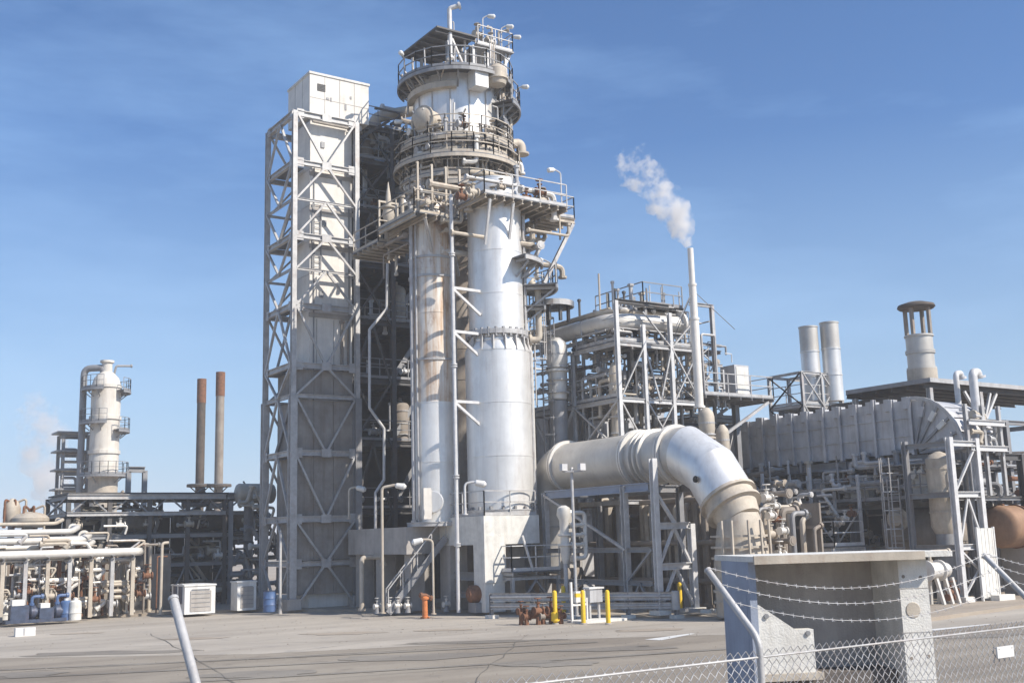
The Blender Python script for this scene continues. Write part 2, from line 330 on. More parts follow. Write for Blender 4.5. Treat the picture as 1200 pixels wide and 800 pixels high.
def blob(name, px, py, rx_, ry_, m, z=.012):
    c_ = V((*g2(px, py), 0)); fr, rt = FW, V((FW.y, -FW.x, 0)); n = 16; pts = []
    for k in range(n): a = 2*math.pi*k/n; f = rg.uniform(.7, 1.25); p = c_+rt*math.cos(a)*rx_*f+fr*math.sin(a)*ry_*f; pts.append((p.x, p.y))
    sheet(name, pts, z, m)
for px, py, a_, b_ in ((300, 790, 1.6, .8), (470, 770, 2.2, .9), (640, 778, 1.4, .6), (120, 765, 2.6, .7), (730, 760, 2.0, .6), (560, 752, 2.4, .5), (30, 790, 1.2, .6), (1130, 745, 1.6, .7)): blob('asphalt_patch', px, py, a_, b_, TAR)
for px, py, a_, b_ in ((230, 748, 1.2, .5), (400, 742, 1.7, .5), (520, 738, 1.0, .4), (760, 738, 1.2, .5), (90, 742, 1.0, .4)): blob('pale_dust_patch', px, py, a_, b_, SAND, .014)
for k_, (px0, py0, px1, py1) in enumerate(((-30, 786, 700, 752), (-30, 796, 760, 756), (200, 800, 1000, 750))):
    a, b = V((*g2(px0, py0), 0)), V((*g2(px1, py1), 0)); nn = (b-a).cross(V((0, 0, 1))).normalized()*.16; m_ = a.lerp(b, .5)+nn*3
    pts = [a.lerp(m_, t).lerp(m_.lerp(b, t), t) for t in [j/12 for j in range(13)]]; MB().add([(p.x+s_*nn.x, p.y+s_*nn.y, .0115+.0006*k_) for s_ in (1, -1) for p in pts], [(j, 13+j, 14+j, j+1) for j in range(12)]).obj('tyre_track', TAR, None, None, 'structure')
def crack(px0, py0, px1, py1, wd):
    a, b = V((*g2(px0, py0), 0)), V((*g2(px1, py1), 0)); n = 14; d = (b-a).normalized(); nn = d.cross(V((0, 0, 1))); L_, R_ = [], []
    off = 0
    for k in range(n+1): off += rg.uniform(-.12, .12); p = a.lerp(b, k/n)+nn*off; h = wd*rg.uniform(.2, .6); L_.append(p+nn*h); R_.append(p-nn*h)
    vs = [(p.x, p.y, .016) for p in L_+R_]; MB().add(vs, [(k, n+1+k, n+2+k, k+1) for k in range(n)]).obj('tar_seam', TAR2, None, None, 'structure')
for c_ in ((-20, 762, 560, 747, .03), (60, 800, 430, 752, .025), (330, 800, 900, 756, .035), (480, 752, 840, 745, .02), (180, 742, 300, 800, .03), (620, 743, 560, 800, .025), (1040, 752, 1220, 728, .03)): crack(*c_)
gm = MB()
for k in range(900):
    px, py = rg.uniform(-20, 1220), rg.choice((rg.uniform(722, 745), rg.uniform(740, 800))); x_, y_ = g2(px, py); r_ = rg.uniform(.008, .028); gm.add([(x_-r_, y_, .016), (x_+r_, y_-r_*.6, .016), (x_+r_*.5, y_+r_, .016), (x_, y_, .016+r_*1.1)], [(0, 1, 3), (1, 2, 3), (2, 0, 3)])
gm.obj('gravel', TAR, None, None, 'stuff')
for a, b, wd in ((g2(765, 749.5), g2(812, 742), 0.30), (g2(1090, 738), g2(1160, 731), 0.22)):
    a, b = V((a[0], a[1], 0)), V((b[0], b[1], 0)); n = (b-a).cross(V((0, 0, 1))).normalized()*wd
    sheet('road_marking', [a+n, b+n*0.3, b-n*0.3, a-n], 0.008, WPAINT)
a, b = g2(30, 786), g2(640, 752); a, b = V((a[0], a[1], 0)), V((b[0], b[1], 0)); n = (b-a).cross(V((0, 0, 1))).normalized()*0.05
sheet('seam_line', [a+n, b+n, b-n, a-n], 0.008, APRON)

# ------------------------------------------------------------------ lift tower: steel frame, concrete shaft, head house
x0, y0 = 21.23, 50.82; x1, y1 = 24.70, 54.45
rows = [661, 608, 530, 463, 427, 357, 314, 275, 232, 189, 132]
LZ = [ZA(x0, y0, r) for r in rows]
T = thing('steel_lift_tower', 'tall galvanised lattice steel tower framing the cream lift shaft at the left of the columns', 'tower', (x0, y0, PZ0))
for x in (x0, x1):
    for y in (y0, y1):
        I(T, 'post', (x, y, PZ0), (x, y, LZ[3]), 0.34, GSTEEL if x == x1 else GALV, 0.38, (0, 1, 0)); I(T, 'post', (x, y, LZ[3]), (x, y, LZ[-1]+0.1), 0.24, GALV, 0.24, (0, 1, 0))
        MB().box(x-0.35, x+0.35, y-0.35, y+0.35, PZ0, PZ0+0.5).obj('footing', CONC, T)
main = {0: .22, 1: .3, 2: .28, 3: .2, 4: .28, 5: .28, 6: .13, 7: .28, 8: .13, 9: .26, 10: .32}
for i, z in enumerate(LZ):
    h = main[i]
    for y in (y0, y1): I(T, 'beam', (x0+.15, y, z), (x1-.15, y, z), h*.7, GALV, h)
    for x in (x0, x1): I(T, 'beam', (x, y0+.15, z), (x, y1-.15, z), h*.7, GALV, h)
kinds = ['A', 'V', 'V', 'V', 'A', 'V', 'A', 'A', 'A', 'A', 'V']
zz = [PZ0] + LZ
for i, k in enumerate(kinds):
    wd = 0.12
    brace_bay(T, (x0+.1, y0), (x1-.1, y0), zz[i], zz[i+1], k, GALV, wd, (0, -0.06, 0))
    brace_bay(T, (x0, y0+.1), (x0, y1-.1), zz[i], zz[i+1], 'V' if k == 'A' else 'A', GALV, wd, (-0.06, 0, 0))
    brace_bay(T, (x0+.1, y1), (x1-.1, y1), zz[i], zz[i+1], k, GALV, wd, (0, 0.06, 0))
    if i % 2: brace_bay(T, (x1, y0+.1), (x1, y1-.1), zz[i], zz[i+1], 'V', GALV, wd, (0.06, 0, 0))
zt = LZ[-1]
for i, z in enumerate(LZ):
    if main[i] > .2:
        for x, sx_g in ((x0, 1), (x1, -1)):
            MB().box(x+sx_g*.10, x+sx_g*.48, y0-.075, y0-.06, z-.24, z+.24).obj('gusset_plate', GALV, T)
        for y, sy_g in ((y0, 1), (y1, -1)): MB().box(x0-.075, x0-.06, y+sy_g*.10, y+sy_g*.48, z-.24, z+.24).obj('gusset_plate', GALV, T)
        MB().box((x0+x1)/2-.26, (x0+x1)/2+.26, y0-.125, y0-.11, z-.2, z+.2).obj('gusset_plate', GALV, T)
for i in (2, 4, 5, 7, 9):
    MB().box(x0+.2, x0+1.0, y0+1.2, y1-.2, LZ[i]+.12, LZ[i]+.16).obj('landing', GRATE, T)
    if i < 9: B(T, 'stair_stringer', (x0+.45, y1-.4, LZ[i]+.2), (x0+.45, y0+1.2, LZ[i+1]+.1), 0.06, GSTEEL, 0.22)
shx0 = PY(363, 300, y0+.5).x; shx1 = PY(412, 200, y0+.5).x
SH = thing('concrete_lift_shaft', 'cream concrete lift shaft with a wider box head house rising inside the lattice tower', 'lift shaft', (shx0, y0+.5, PZ0))
zs_ = [PZ0] + [z-.05 for z in LZ]
for a, b in zip(zs_, zs_[1:]):
    MB().box(shx0, shx1, y0+.5, y0+3.0, a+0.012, b-0.012).obj('wall_section', CREAM, SH)
MB().box(shx0+.02, shx1-.02, y0+.52, y0+2.98, PZ0, zt).obj('shaft_core', CONC, SH)
for i in (1, 2, 4, 5, 7, 8, 9): MB().box(shx0-.05, shx1+.05, y0+.44, y0+.497, LZ[i]-.42, LZ[i]-.2).obj('shadow_strip', CONC, SH)  # darker strips paint the beams' shadow lines onto the shaft
hx0 = PY(363, 110, y0+.3).x; hx1 = PY(432, 115, y0+.3).x; hz1 = ZA(hx0, y0+.3, 86); hz0 = zt+.25; hy1 = PX(338, 108, hx0).y
MB().box(hx0, hx1, y0+.3, hy1, hz0, hz1).obj('head_house', CREAM, SH)
MB().box(hx0-.05, hx1+.05, y0+.25, hy1+.05, hz1, hz1+.12).obj('roof_slab', LCONC, SH)
for k in range(1, 4): xk = hx0+(hx1-hx0)*k/4; MB().box(xk-.012, xk+.012, y0+.288, y0+.2995, hz0+.02, hz1-.01).obj('panel_seam', CONC, SH)
for k in range(1, 3): yk = y0+.3+(hy1-y0-.3)*k/3; MB().box(hx0-.012, hx0-.0005, yk-.012, yk+.012, hz0+.02, hz1-.01).obj('panel_seam', CONC, SH)
MB().box(hx0+.02, hx1-.02, y0+.289, y0+.2993, (hz0+hz1)/2-.2, (hz0+hz1)/2-.18).obj('panel_seam', CONC, SH)
MB().box(hx0+.25, hx1-.35, y0+.45, hy1-.1, zt-.1, hz0-.002).obj('head_base', CONC, SH)
for px in (391, 371): q = PY(px, 390, y0+.5); MB().box(q.x-.02, q.x+.02, y0+.485, y0+.499, LZ[4], LZ[5]-.5).obj('joint_cover', CONC, SH)
ladder(SH, (shx0+.35, y0+.42, LZ[6]), LZ[8], (1, 0, 0), GSTEEL, cage=False)
for px, za_, zb_ in ((368, 1, 9), (409, 3, 8)): q = PY(px, 300, y0+.45); B(SH, 'conduit', (q.x, y0+.46, LZ[za_]), (q.x, y0+.46, LZ[zb_]), .05, GSTEEL)
for px, py in ((378, 170), (398, 215), (380, 262), (402, 300), (376, 345)): q = PY(px, py, y0+.5); MB().box(q.x-.1, q.x+.1, y0+.44, y0+.498, q.z-.16, q.z+.16).obj('junction_box', GSTEEL, SH)
for i in range(5):  # grey-brown panels, darker than the cream shaft, over the lower bays
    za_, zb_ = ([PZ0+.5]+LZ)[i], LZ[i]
    for k in range(3): w_ = (x1-x0-.3)/3; MB().box(x0+.15+k*w_, x0+.15+(k+1)*w_-.02, y0+.20+.012*(k % 2), y0+.26, za_+.16, zb_-.16).obj('cladding_panel', GBCLAD, T)
    for k in range(2): w_ = (y1-y0-.9)/2; MB().box(x0+.55, x0+.61, y0+.6+k*w_, y0+.6+(k+1)*w_-.02, za_+.16, zb_-.16).obj('cladding_panel', GBCLAD, T)
vx = PY(376, 105, y0+.3).x; vz = ZA(vx, y0+.3, 103)
lv = MB()
for k in range(5): lv.box(vx-.2, vx+.25, y0+.26, y0+.298, vz-.18+k*.08, vz-.13+k*.08)
lv.obj('louvre', DSTEEL, SH)
for px, py, ww, hh in ((384, 116, .16, .06), (388, 117, .08, .1), (411, 115, .1, .07), (405, 126, .1, .16)):
    q = PY(px, py, y0+.3); MB().box(q.x-ww/2, q.x+ww/2, y0+.27, y0+.298, q.z-hh, q.z+hh).obj('wall_fitting', GSTEEL, SH)
for px, r in ((401, .09), (408, .05)): q = PY(px, 380, y0+.35); pipe(SH, [(q.x, y0+.38, LZ[3]), (q.x, y0+.38, LZ[5]-.5)], r, BROWN, 'rising_pipe', 8)

# ------------------------------------------------------------------ concrete table and the two big columns
KS = 0.907
tx, ty = 28.34*KS, 44.82*KS; tx2, ty2 = 30.2*KS, 49.0*KS; tz = ZA(tx, ty, 604); tzb = ZA(tx, ty, 638)
T = thing('concrete_column_table', 'pale concrete table on square legs carrying the tall bright aluminium column', 'column base', (tx, ty, PZ0))
MB().box(tx, tx2+1.2, ty, ty2, tzb, tz).obj('table_top', LCONC, T)
lz = ZA(tx, ty, 683)
MB().box(tx+.005, tx+1.0, ty+.003, ty+.9, PZ0, tzb-.002).obj('leg', LCONC, T)
MB().box(tx+.005, tx+.9, ty2-.9, ty2-.005, PZ0, tzb-.002).obj('leg', CONC, T)
MB().box(tx2+.3, tx2+1.19, ty+1.2, ty+2.0, PZ0, tzb-.002).obj('leg', CONC, T)
MB().box(tx2+.3, tx2+1.19, ty2-.9, ty2-.005, PZ0, tzb-.002).obj('leg', CONC, T)
MB().box(tx-.03, tx+1.05, ty-.05, ty-.002, lz, tzb+.4).obj('facing_slab', LCONC, T)
I(T, 'tie_beam', (tx+.3, ty+.9, 1.6), (tx+.3, ty2-.9, 1.6), .25, GSTEEL, .35)
I(T, 'tie_beam', (tx+.3, ty+.9, 0.8), (tx+.3, ty2-.9, 0.8), .2, GSTEEL, .25)
railing(T, [(tx+.1, ty2-.1), (tx+.1, ty+.1), (tx2+1.1, ty+.1)], tz, GALV)
c = (30.57*KS, 46.69*KS); RZ = lambda r: ZA(c[0]-.6, c[1]-1.2, r)
CR = thing('tall_aluminium_column', 'tallest bright aluminium clad column with a stepped shoulder, standing on the pale concrete table', 'column', (c[0], c[1], tz))
vessel_shell(CR, c, [(tz+.02, 1.66), (tz+.28, 1.66)], GALV, name='base_ring')
vessel_shell(CR, c, [(tz+.28, 1.50), (RZ(408), 1.50)], ALU, step=2.4, lip=.012)
vessel_shell(CR, c, [(RZ(408), 1.50), (RZ(396), 1.33), (RZ(392), 1.275)], ALU, name='shoulder', lip=.004)
vessel_shell(CR, c, [(RZ(392), 1.275), (RZ(240), 1.275), (RZ(205), 1.275)], ALU, step=2.4, lip=.012)
fz = RZ(387)
MB().ring(c, 1.28, 1.46, fz-.12, fz+.10, n=40).obj('flange_ring', GALV, CR)
for k in range(26):
    g = 2*math.pi*k/26; MB().box(c[0]+1.4*math.cos(g)-.05, c[0]+1.4*math.cos(g)+.05, c[1]+1.4*math.sin(g)-.05, c[1]+1.4*math.sin(g)+.05, fz-.24, fz+.18).obj('flange_bolt', GSTEEL, CR)
for k in range(9):
    g = R(-175+k*22); u = V((math.cos(g), math.sin(g), 0)); B(CR, 'gusset', V((c[0], c[1], fz-.85))+u*1.47, V((c[0], c[1], fz-.2))+u*1.4, .05, GALV, .18)
for k in range(18):
    g = 2*math.pi*k/18; u = V((math.cos(g), math.sin(g), 0)); q = V((c[0], c[1], tz+.30))+u*1.58; MB().box(q.x-.05, q.x+.05, q.y-.05, q.y+.05, tz+.281, tz+.42).obj('anchor_bolt', GSTEEL, CR)
# side platforms on the right flank
sp = P(612, 303, 54.2)
def flank(px0, px1, py, dpt, nm):
    a = P(px0, py, dpt); b = P(px1, py, dpt); return a, b
ring_platform(CR, c, 1.29, 2.25, RZ(300), a0=-85, a1=-20, brackets=3, m=GALV, rail=False)
ring_platform(CR, c, 1.29, 2.9, RZ(328), a0=-45, a1=15, brackets=3, m=GALV)
ring_platform(CR, c, 1.29, 2.3, RZ(352), a0=-40, a1=20, brackets=3, m=GALV, rail=False)
def onR(ang, r, z): return V((c[0]+r*math.cos(R(ang)), c[1]+r*math.sin(R(ang)), z))
lamp_post(CR, onR(-14, 2.8, RZ(328)), 1.3, (-.35, .1, .05), GALV)
for g, r, rr in ((-28, 1.52, .07), (-21, 1.52, .10), (-14, 1.5, .06), (-38, 1.48, .05)):
    pipe(CR, [onR(g, r+.06, RZ(590)), onR(g, r+.06, RZ(408)), onR(g, r-.12, RZ(396)), onR(g, r-.12, RZ(245))], rr, WHITEP if rr > .06 else GALV, 'riser_pipe', 8, False)
pipe(CR, [onR(-24, 1.5, RZ(392)), onR(-24, 2.0, RZ(392)), onR(-24, 2.0, RZ(330)), onR(-24, 1.6, RZ(322))], .16, TAN, 'branch_pipe', 10)
ladder(CR, onR(-8, 1.85, RZ(470)), RZ(330), (0.2, .97, 0), GALV, cage=True, out=(.97, -.2, 0))
# left column on its own slab
cl = tuple(P(509, 500, 51.3).xy); LZr = lambda r: ZA(cl[0]-.4, cl[1]-.9, r)
lsz = ZA(cl[0]-.5, cl[1]-1.2, 612)
T = thing('concrete_column_slab', 'brown stained concrete slab on stub walls under the rust streaked column', 'column base', (cl[0], cl[1], PZ0))
MB().box(cl[0]-1.6, cl[0]+1.5, max(ty2+.03, cl[1]-1.5), ty2+6.0, lsz-1.35, lsz-.15).obj('slab', CONC, T)
for yy in (ty2+.2, ty2+3, ty2+5.2): MB().box(cl[0]-1.3, cl[0]-.6, yy, yy+.6, PZ0, lsz-1.352).obj('leg', CONC, T); MB().box(cl[0]+.6, cl[0]+1.3, yy, yy+.6, PZ0, lsz-1.352).obj('leg', CONC, T)
CL = thing('rust_streaked_column', 'narrower aluminium clad column with orange rust streaks, half in the shadow of the taller one', 'column', (cl[0], cl[1], lsz-.15))
vessel_shell(CL, cl, [(lsz-.148, 1.3), (lsz+.05, 1.3)], GALV, name='base_ring')
vessel_shell(CL, cl, [(lsz+.05, 1.06), (LZr(470), 1.06)], ALU, step=2.2, lip=.012)
vessel_shell(CL, cl, [(LZr(470), 1.06), (LZr(262), 1.06)], ALUT, step=2.2, lip=.012)
vessel_shell(CL, cl, [(LZr(262), 1.06), (LZr(240), .8), (LZr(225), .45)], ALUT, name='top_cone')
def onL(ang, r, z): return V((cl[0]+r*math.cos(R(ang)), cl[1]+r*math.sin(R(ang)), z))
for rr_ in (300, 322, 420): MB().ring(cl, 1.065, 1.12, LZr(rr_)-.05, LZr(rr_)+.05, n=36).obj('stiffener_ring', GALV, CL)
for g, r_, rw in ((-172, .10, (612, 235)), (-160, .05, (612, 250)), (-60, .07, (600, 235))): pipe(CL, [onL(g, 1.12+r_, LZr(rw[0])), onL(g, 1.12+r_, LZr(rw[1]))], r_, GALV, 'riser_pipe', 8)
mh = onL(-125, 1.05, LZr(588)); n_ = V((math.cos(R(-125)), math.sin(R(-125)), 0))
MB().rev(mh, n_, [(0, .36), (.35, .36), (.36, .5), (.44, .5), (.45, .46), (.52, .46)], 20).obj('manway', ALU, CL)
MB().box(mh.x-.75, mh.x-.35, mh.y-.45, mh.y-.25, LZr(608), LZr(572)).obj('junction_panel', WHITEP, CL)
# tall thin pipe braced off the columns
q0 = P(538, 690, 50.0); PLX, PLY = P(533, 480, 48.6).xy
T = thing('braced_vent_line', 'thin pale vertical pipe running up in front of the two columns on side struts', 'pipe', (PLX, PLY, PZ0))
b = MB().tube([(PLX, PLY, PZ0), (PLX, PLY, ZA(PLX, PLY, 228))], .085, 8).obj('pipe', WSTEEL, T)
for rr_ in (337, 388, 470):
    z = ZA(PLX, PLY, rr_); tgt = V((c[0]-1.2, c[1]-.5, z)); B(T, 'strut', (PLX, PLY, z), tgt, .12, WSTEEL); B(T, 'strut', (PLX, PLY, z-.05), tgt-V((0, 0, 1.1)), .11, WSTEEL)
for rr_ in (640, 560, 430, 300): z = ZA(PLX, PLY, rr_); MB().rev((PLX, PLY, z), (0, 0, 1), [(0, .15), (.05, .15), (.051, .085), (.1, .085), (.101, .15), (.15, .15)], 10).obj('flange', WSTEEL, T)

# ------------------------------------------------------------------ upper reactor vessel with decks
KU = 0.975
cu = (30.4*KU, 50.0*KU); UZ = lambda r: ZA(cu[0]-1.0, cu[1]-2.0, r)
CU = thing('crowned_reactor_vessel', 'wide drum shaped top vessel wrapped in ring platforms above both columns', 'reactor vessel', (cu[0], cu[1], PZ0))
r_u = 2.25
vessel_shell(CU, cu, [(PZ0, 1.0), (UZ(330), 1.0), (UZ(262), 2.2), (UZ(232), r_u)], BROWN, name='lower_shell')
vessel_shell(CU, cu, [(UZ(232), r_u), (UZ(160), r_u)], TAN, step=1.5)
vessel_shell(CU, cu, [(UZ(160), r_u), (UZ(85), r_u)], ALU, step=4, lip=.02)
vessel_shell(CU, cu, [(UZ(85), r_u), (UZ(76), 1.9), (UZ(68), 1.2), (UZ(64), .4)], ALU, name='dome')
for k in range(14):
    g = R(k*360/14); u = V((math.cos(g), math.sin(g), 0)); q = V((cu[0], cu[1], 0))+u*(r_u+.03); MB().bar((q.x, q.y, UZ(157)), (q.x, q.y, UZ(100)), .05).obj('jacket_seam', GALV, CU)
def onU(ang, r, z): return V((cu[0]+r*math.cos(R(ang)), cu[1]+r*math.sin(R(ang)), z))
ring_platform(CU, cu, 2.2, 3.15, UZ(84), a0=-235, a1=20, brackets=12, m=GSTEEL, deck_m=DSTEEL)
MB().ring(cu, 2.25, 2.6, UZ(104), UZ(97), -215, -120, 16).obj('sun_shield_plate', TAN, CU)
ring_platform(CU, cu, 2.2, 3.5, UZ(112), a0=-62, a1=25, brackets=6, m=GSTEEL, deck_m=DSTEEL)
ring_platform(CU, cu, 2.2, 3.1, UZ(163), a0=-240, a1=30, brackets=14, m=TAN)
ring_platform(CU, cu, 2.2, 3.4, UZ(186), a0=-240, a1=-30, brackets=12, m=TAN)
lamp_post(CU, onU(-20, 3.4, UZ(112)), 1.5, (.2, -.2, .05), WSTEEL); lamp_post(CU, onU(5, 3.4, UZ(112)), 1.2, (.2, -.2, .05), WSTEEL)
lamp_post(CU, onU(-178, 3.2, UZ(84)), .9, (-.2, -.2, .05), GSTEEL); lamp_post(CU, onU(-185, 2.9, UZ(163)), 1.2, (-.2, .1, .05), GSTEEL)
for k in range(60):
    g = random.uniform(-200, 10); zr = random.uniform(160, 235); rr = random.uniform(2.45, 3.2); z = UZ(zr); L_ = random.uniform(.5, 1.6); g2_ = g+random.uniform(10, 30); pipe(CU, [onU(g, rr, z), onU(g2_, rr, z), onU(g2_, rr, z+random.choice((-1, 1))*L_)], random.choice((.04, .06, .09, .13)), random.choice((TAN, TAN, WHITEP, GALV, BROWN)), 'pipe', 8)
for k in range(24):
    g = random.uniform(-120, 15); z = UZ(random.uniform(85, 165)); rr = random.uniform(2.35, 2.9); pipe(CU, [onU(g, rr, z), onU(g+8, rr+.1, z), onU(g+8, rr+.1, z+random.choice((-1, 1))*random.uniform(.4, 1.5))], random.choice((.04, .06, .1)), random.choice((TAN, WHITEP, GALV, GSTEEL)), 'pipe', 8) if g > -75 else None
for k in range(14): g = random.uniform(-190, 10); valve(CU, onU(g, random.uniform(2.6, 3.0), UZ(random.choice((160, 184, 200)))+.4), random.uniform(.25, .45), random.choice((TAN, WHITEP, RUST, GALV)))
for k in range(34):
    g = random.uniform(-230, 20); zb_ = UZ(random.choice((84, 84, 112, 163, 186))); rr = random.uniform(2.5, 3.1); B(CU, 'rod', onU(g, rr, zb_), onU(g+random.uniform(-3, 3), rr, zb_+random.uniform(.8, 2.2)), random.choice((.04, .06, .08)), random.choice((GALV, TAN, GSTEEL)))
for k in range(22):
    g = random.uniform(-210, 10); zb_ = UZ(random.choice((100, 150, 178, 200, 222))); B(CU, 'knee_brace', onU(g, 2.3, zb_), onU(g+random.uniform(-14, 14), 3.1, zb_+random.uniform(.6, 1.3)), .07, random.choice((TAN, GALV, GSTEEL)))
for k in range(4): d_ = ring_platform(CU, cu, 2.3, 2.9+.1*k, UZ((132, 176, 205, 216)[k]), m=(GSTEEL, TAN, TAN, TAN)[k], a0=(-60, -150, -200, -130)[k], a1=(10, -60, -120, 10)[k], brackets=5)
# manway drum on the left flank, white box on the right front
gq = -158; u = V((math.cos(R(gq)), math.sin(R(gq)), 0))
MB().rev(onU(gq, 2.1, UZ(140)), u, [(0, .62), (.75, .62), (.76, .72), (.86, .72), (.87, .6), (.98, .5), (1.08, .3), (1.12, .02)], 24).obj('manway', TAN, CU)
bx = onU(-92, 2.75, UZ(95)); MB().box(bx.x-.5, bx.x+.3, bx.y-.25, bx.y+.5, bx.z-.5, bx.z+.55).obj('valve_cabinet', WPAINT, CU)
bx = onU(-72, 2.9, UZ(90)); MB().rev(bx-V((0, 0, .6)), (0, 0, 1), [(.2, .2), (.25, .45), (.5, .52), (.52, .6), (.6, .6), (.62, .52), (1.1, .52), (1.25, .4), (1.4, .2)], 16).obj('cyclone_pot', TAN, CU)
# square canopy roof on legs
cz = 3.2+27.28*KU; kx, ky = 28.4*KU, 48.5*KU; kx2, ky2 = 33.4*KU, 52.7*KU
d = MB().box(kx, kx2-2.4, ky, ky2, cz, cz+.09).obj('canopy_roof', DSTEEL, CU)
MB().box(kx2-2.39, kx2, ky, ky2-1.8, cz-.35, cz-.27).obj('canopy_deck', GSTEEL, CU)
railing(d, [(kx2-2.3, ky+.05), (kx2-.05, ky+.05), (kx2-.05, ky2-1.9)], cz-.27, GALV)
for k in range(6): yy = ky+.2+k*(ky2-ky-.4)/5; I(d, 'rafter', (kx, yy, cz-.09), (kx2-2.4, yy, cz-.09), .1, DSTEEL, .16)
for xx, yy in ((kx+.9, ky+.5), (kx+2.4, ky+.3), (kx2-.4, ky+.3), (kx+.9, ky2-.8), (kx2-.5, ky2-2.2), (kx+3.3, ky+.3)): I(CU, 'canopy_leg', (xx, yy, UZ(84)), (xx, yy, cz-.35), .14, GALV, .14, (0, 1, 0))
B(CU, 'canopy_brace', (kx2-.1, ky+.3, cz-.4), (kx2-1.2, ky+.3, UZ(84)), .13, WSTEEL); B(CU, 'canopy_brace', (kx+1.0, ky+.3, cz-.1), (kx+2.2, ky+.3, UZ(84)), .1, GALV)
q = P(527, 32, 55.4); q2 = ZA(q.x, q.y, 10)
pipe(CU, [(q.x, q.y, cz-1.5), (q.x, q.y, q2), (q.x+.5, q.y-.35, q2+.15)], .13, WSTEEL, 'vent_pipe', 10, bend=.2)
for k in range(16):
    a = random.uniform(0, 1); xx = kx+1.3+3.3*random.random(); yy = ky+.4+1.6*random.random(); zz_ = cz-.25; h = random.uniform(.5, 1.5)
    pipe(CU, [(xx, yy, zz_-1.2), (xx, yy, zz_+h), (xx+random.uniform(-.5, .5), yy+random.uniform(-.5, .5), zz_+h+.05)], random.choice((.04, .05, .07, .1)), random.choice((GALV, WSTEEL, TAN)), 'top_pipe', 8, bend=.1)
for xx, h in ((kx+4.2, 1.3), (kx+3.0, 1.6), (kx2-.2, .8)): lamp_post(CU, (xx, ky+.2, cz-.27), h, (.2, -.15, .03), WSTEEL)
valve(CU, (kx+2.9, ky+.6, cz+.5), .45, TAN); valve(CU, (kx+3.7, ky+.5, cz+.2), .4, GALV); valve(CU, (kx+2.6, ky+.2, UZ(80)), .5, TAN)
# pipe clusters round the drum, right flank
for k, (g, r_, za, zb, rd, m) in enumerate(((-48, 2.62, 230, 96, .13, TAN), (-38, 2.7, 235, 108, .1, WSTEEL), (-30, 2.9, 245, 120, .15, TAN), (-20, 2.75, 215, 95, .09, GALV), (-12, 3.1, 260, 140, .26, WHITEP), (-110, 2.5, 200, 165, .09, TAN), (-98, 2.6, 215, 162, .12, WSTEEL), (-86, 2.6, 215, 162, .07, WSTEEL), (-128, 2.5, 215, 168, .08, GALV))):
    pipe(CU, [onU(g, r_, UZ(za)), onU(g, r_, UZ(zb)), onU(g, r_-.35, UZ(zb)+.05)], rd, m, 'riser_pipe', 10)
for g, zr, L_, rd in ((-25, 152, 1.5, .27), (-18, 168, 1.6, .14), (-30, 178, 1.4, .12), (-10, 145, 1.1, .2)):
    a = onU(g, 2.2, UZ(zr)); dd = V((math.cos(R(g+20)), math.sin(R(g+20)), .25)); pipe(CU, [a, a+dd*L_, a+dd*L_-V((0, 0, .7))], rd, TAN if rd > .13 else WHITEP, 'nozzle_pipe', 12)
# the big working deck round the column heads
DK = thing('column_head_deck', 'wide crowded steel working deck round the heads of both columns', 'platform', (25.396, 41.722, UZ(225)))
dz = ZA(24.943, 40.815, 238)
e0 = PZ(435, 258, dz); e1 = PZ(662, 222, dz)
deck(DK, 23.673, 30.070, 42.811, 46.439, dz, jm=TAN, step=.55, jw=.2)
deck(DK, 25.940, 30.632, 40.362, 42.720, dz+.55, jm=TAN, step=.5, jw=.2)
deck(DK, 23.764, 25.850, 46.166+.4, 49.432, dz-.5, jm=TAN, step=.5, jw=.2)
deck(DK, 30.097, 31.813, 41.359, 43.899, dz+.4, jm=TAN, step=.45, jw=.22)
railing(DK, [(23.718, 46.348), (23.718, 42.855), (25.895, 42.855)], dz, TAN); railing(DK, [(25.986, 42.629), (25.986, 40.407), (30.604, 40.407)], dz+.55, GALV)
railing(DK, [(30.126, 41.405), (31.784, 41.405), (31.784, 43.853)], dz+.4, GALV); railing(DK, [(23.808, 49.341), (23.808, 46.620), (25.759, 46.574)], dz-.5, TAN)
B(DK, 'knee_brace', (31.701, 41.450, dz+.1), (29.931, 41.540, dz-3.0), .16, GALV); B(DK, 'knee_brace', (31.701, 43.718, dz+.1), (29.931, 43.718, dz-3.0), .16, GALV)
for xx in (24.307, 25.578): B(DK, 'knee_brace', (xx, 42.901, dz-.2), (xx+1.3, 44.261, dz-2.4), .12, GALV)
for xx in (26.303, 27.573): B(DK, 'knee_brace', (xx, 40.452, dz+.3), (xx+.2, 41.269, dz-1.6), .11, WSTEEL)
lamp_post(DK, (31.082, 41.450, dz+.4), 2.2, (-.35, 0, .02), WSTEEL)
for k in range(70):     # pipework threaded under and over the deck
    xx, yy = random.uniform(23.945, 29.931), random.uniform(40.815, 45.894); za = dz+random.choice((-1, 1))*random.uniform(.25, 1.5); L_ = random.uniform(1, 3); rd = random.choice((.05, .07, .09, .14))
    dv = random.choice(((1, 0, 0), (0, 1, 0))); dvv = V(dv)*L_
    pts = [V((xx, yy, za)), V((xx, yy, za))+dvv, V((xx, yy, za))+dvv+V((0, 0, random.choice((-1, 1))*random.uniform(.5, 1.3)))]
    pipe(DK, pts, rd, random.choice((TAN, TAN, WHITEP, GALV, BROWN)), 'pipe', 8)
for k in range(22): valve(DK, (random.uniform(24.036, 29.931), random.choice((40.724, 43.083, 43.445)), dz+random.uniform(.2, 1.4)), random.uniform(.25, .45), random.choice((TAN, RUST, GALV)))
MB().tube([onU(g, 2.75, UZ(205)) for g in range(-190, 0, 12)], .2, 12, caps=True).obj('ring_header', TAN, CU)
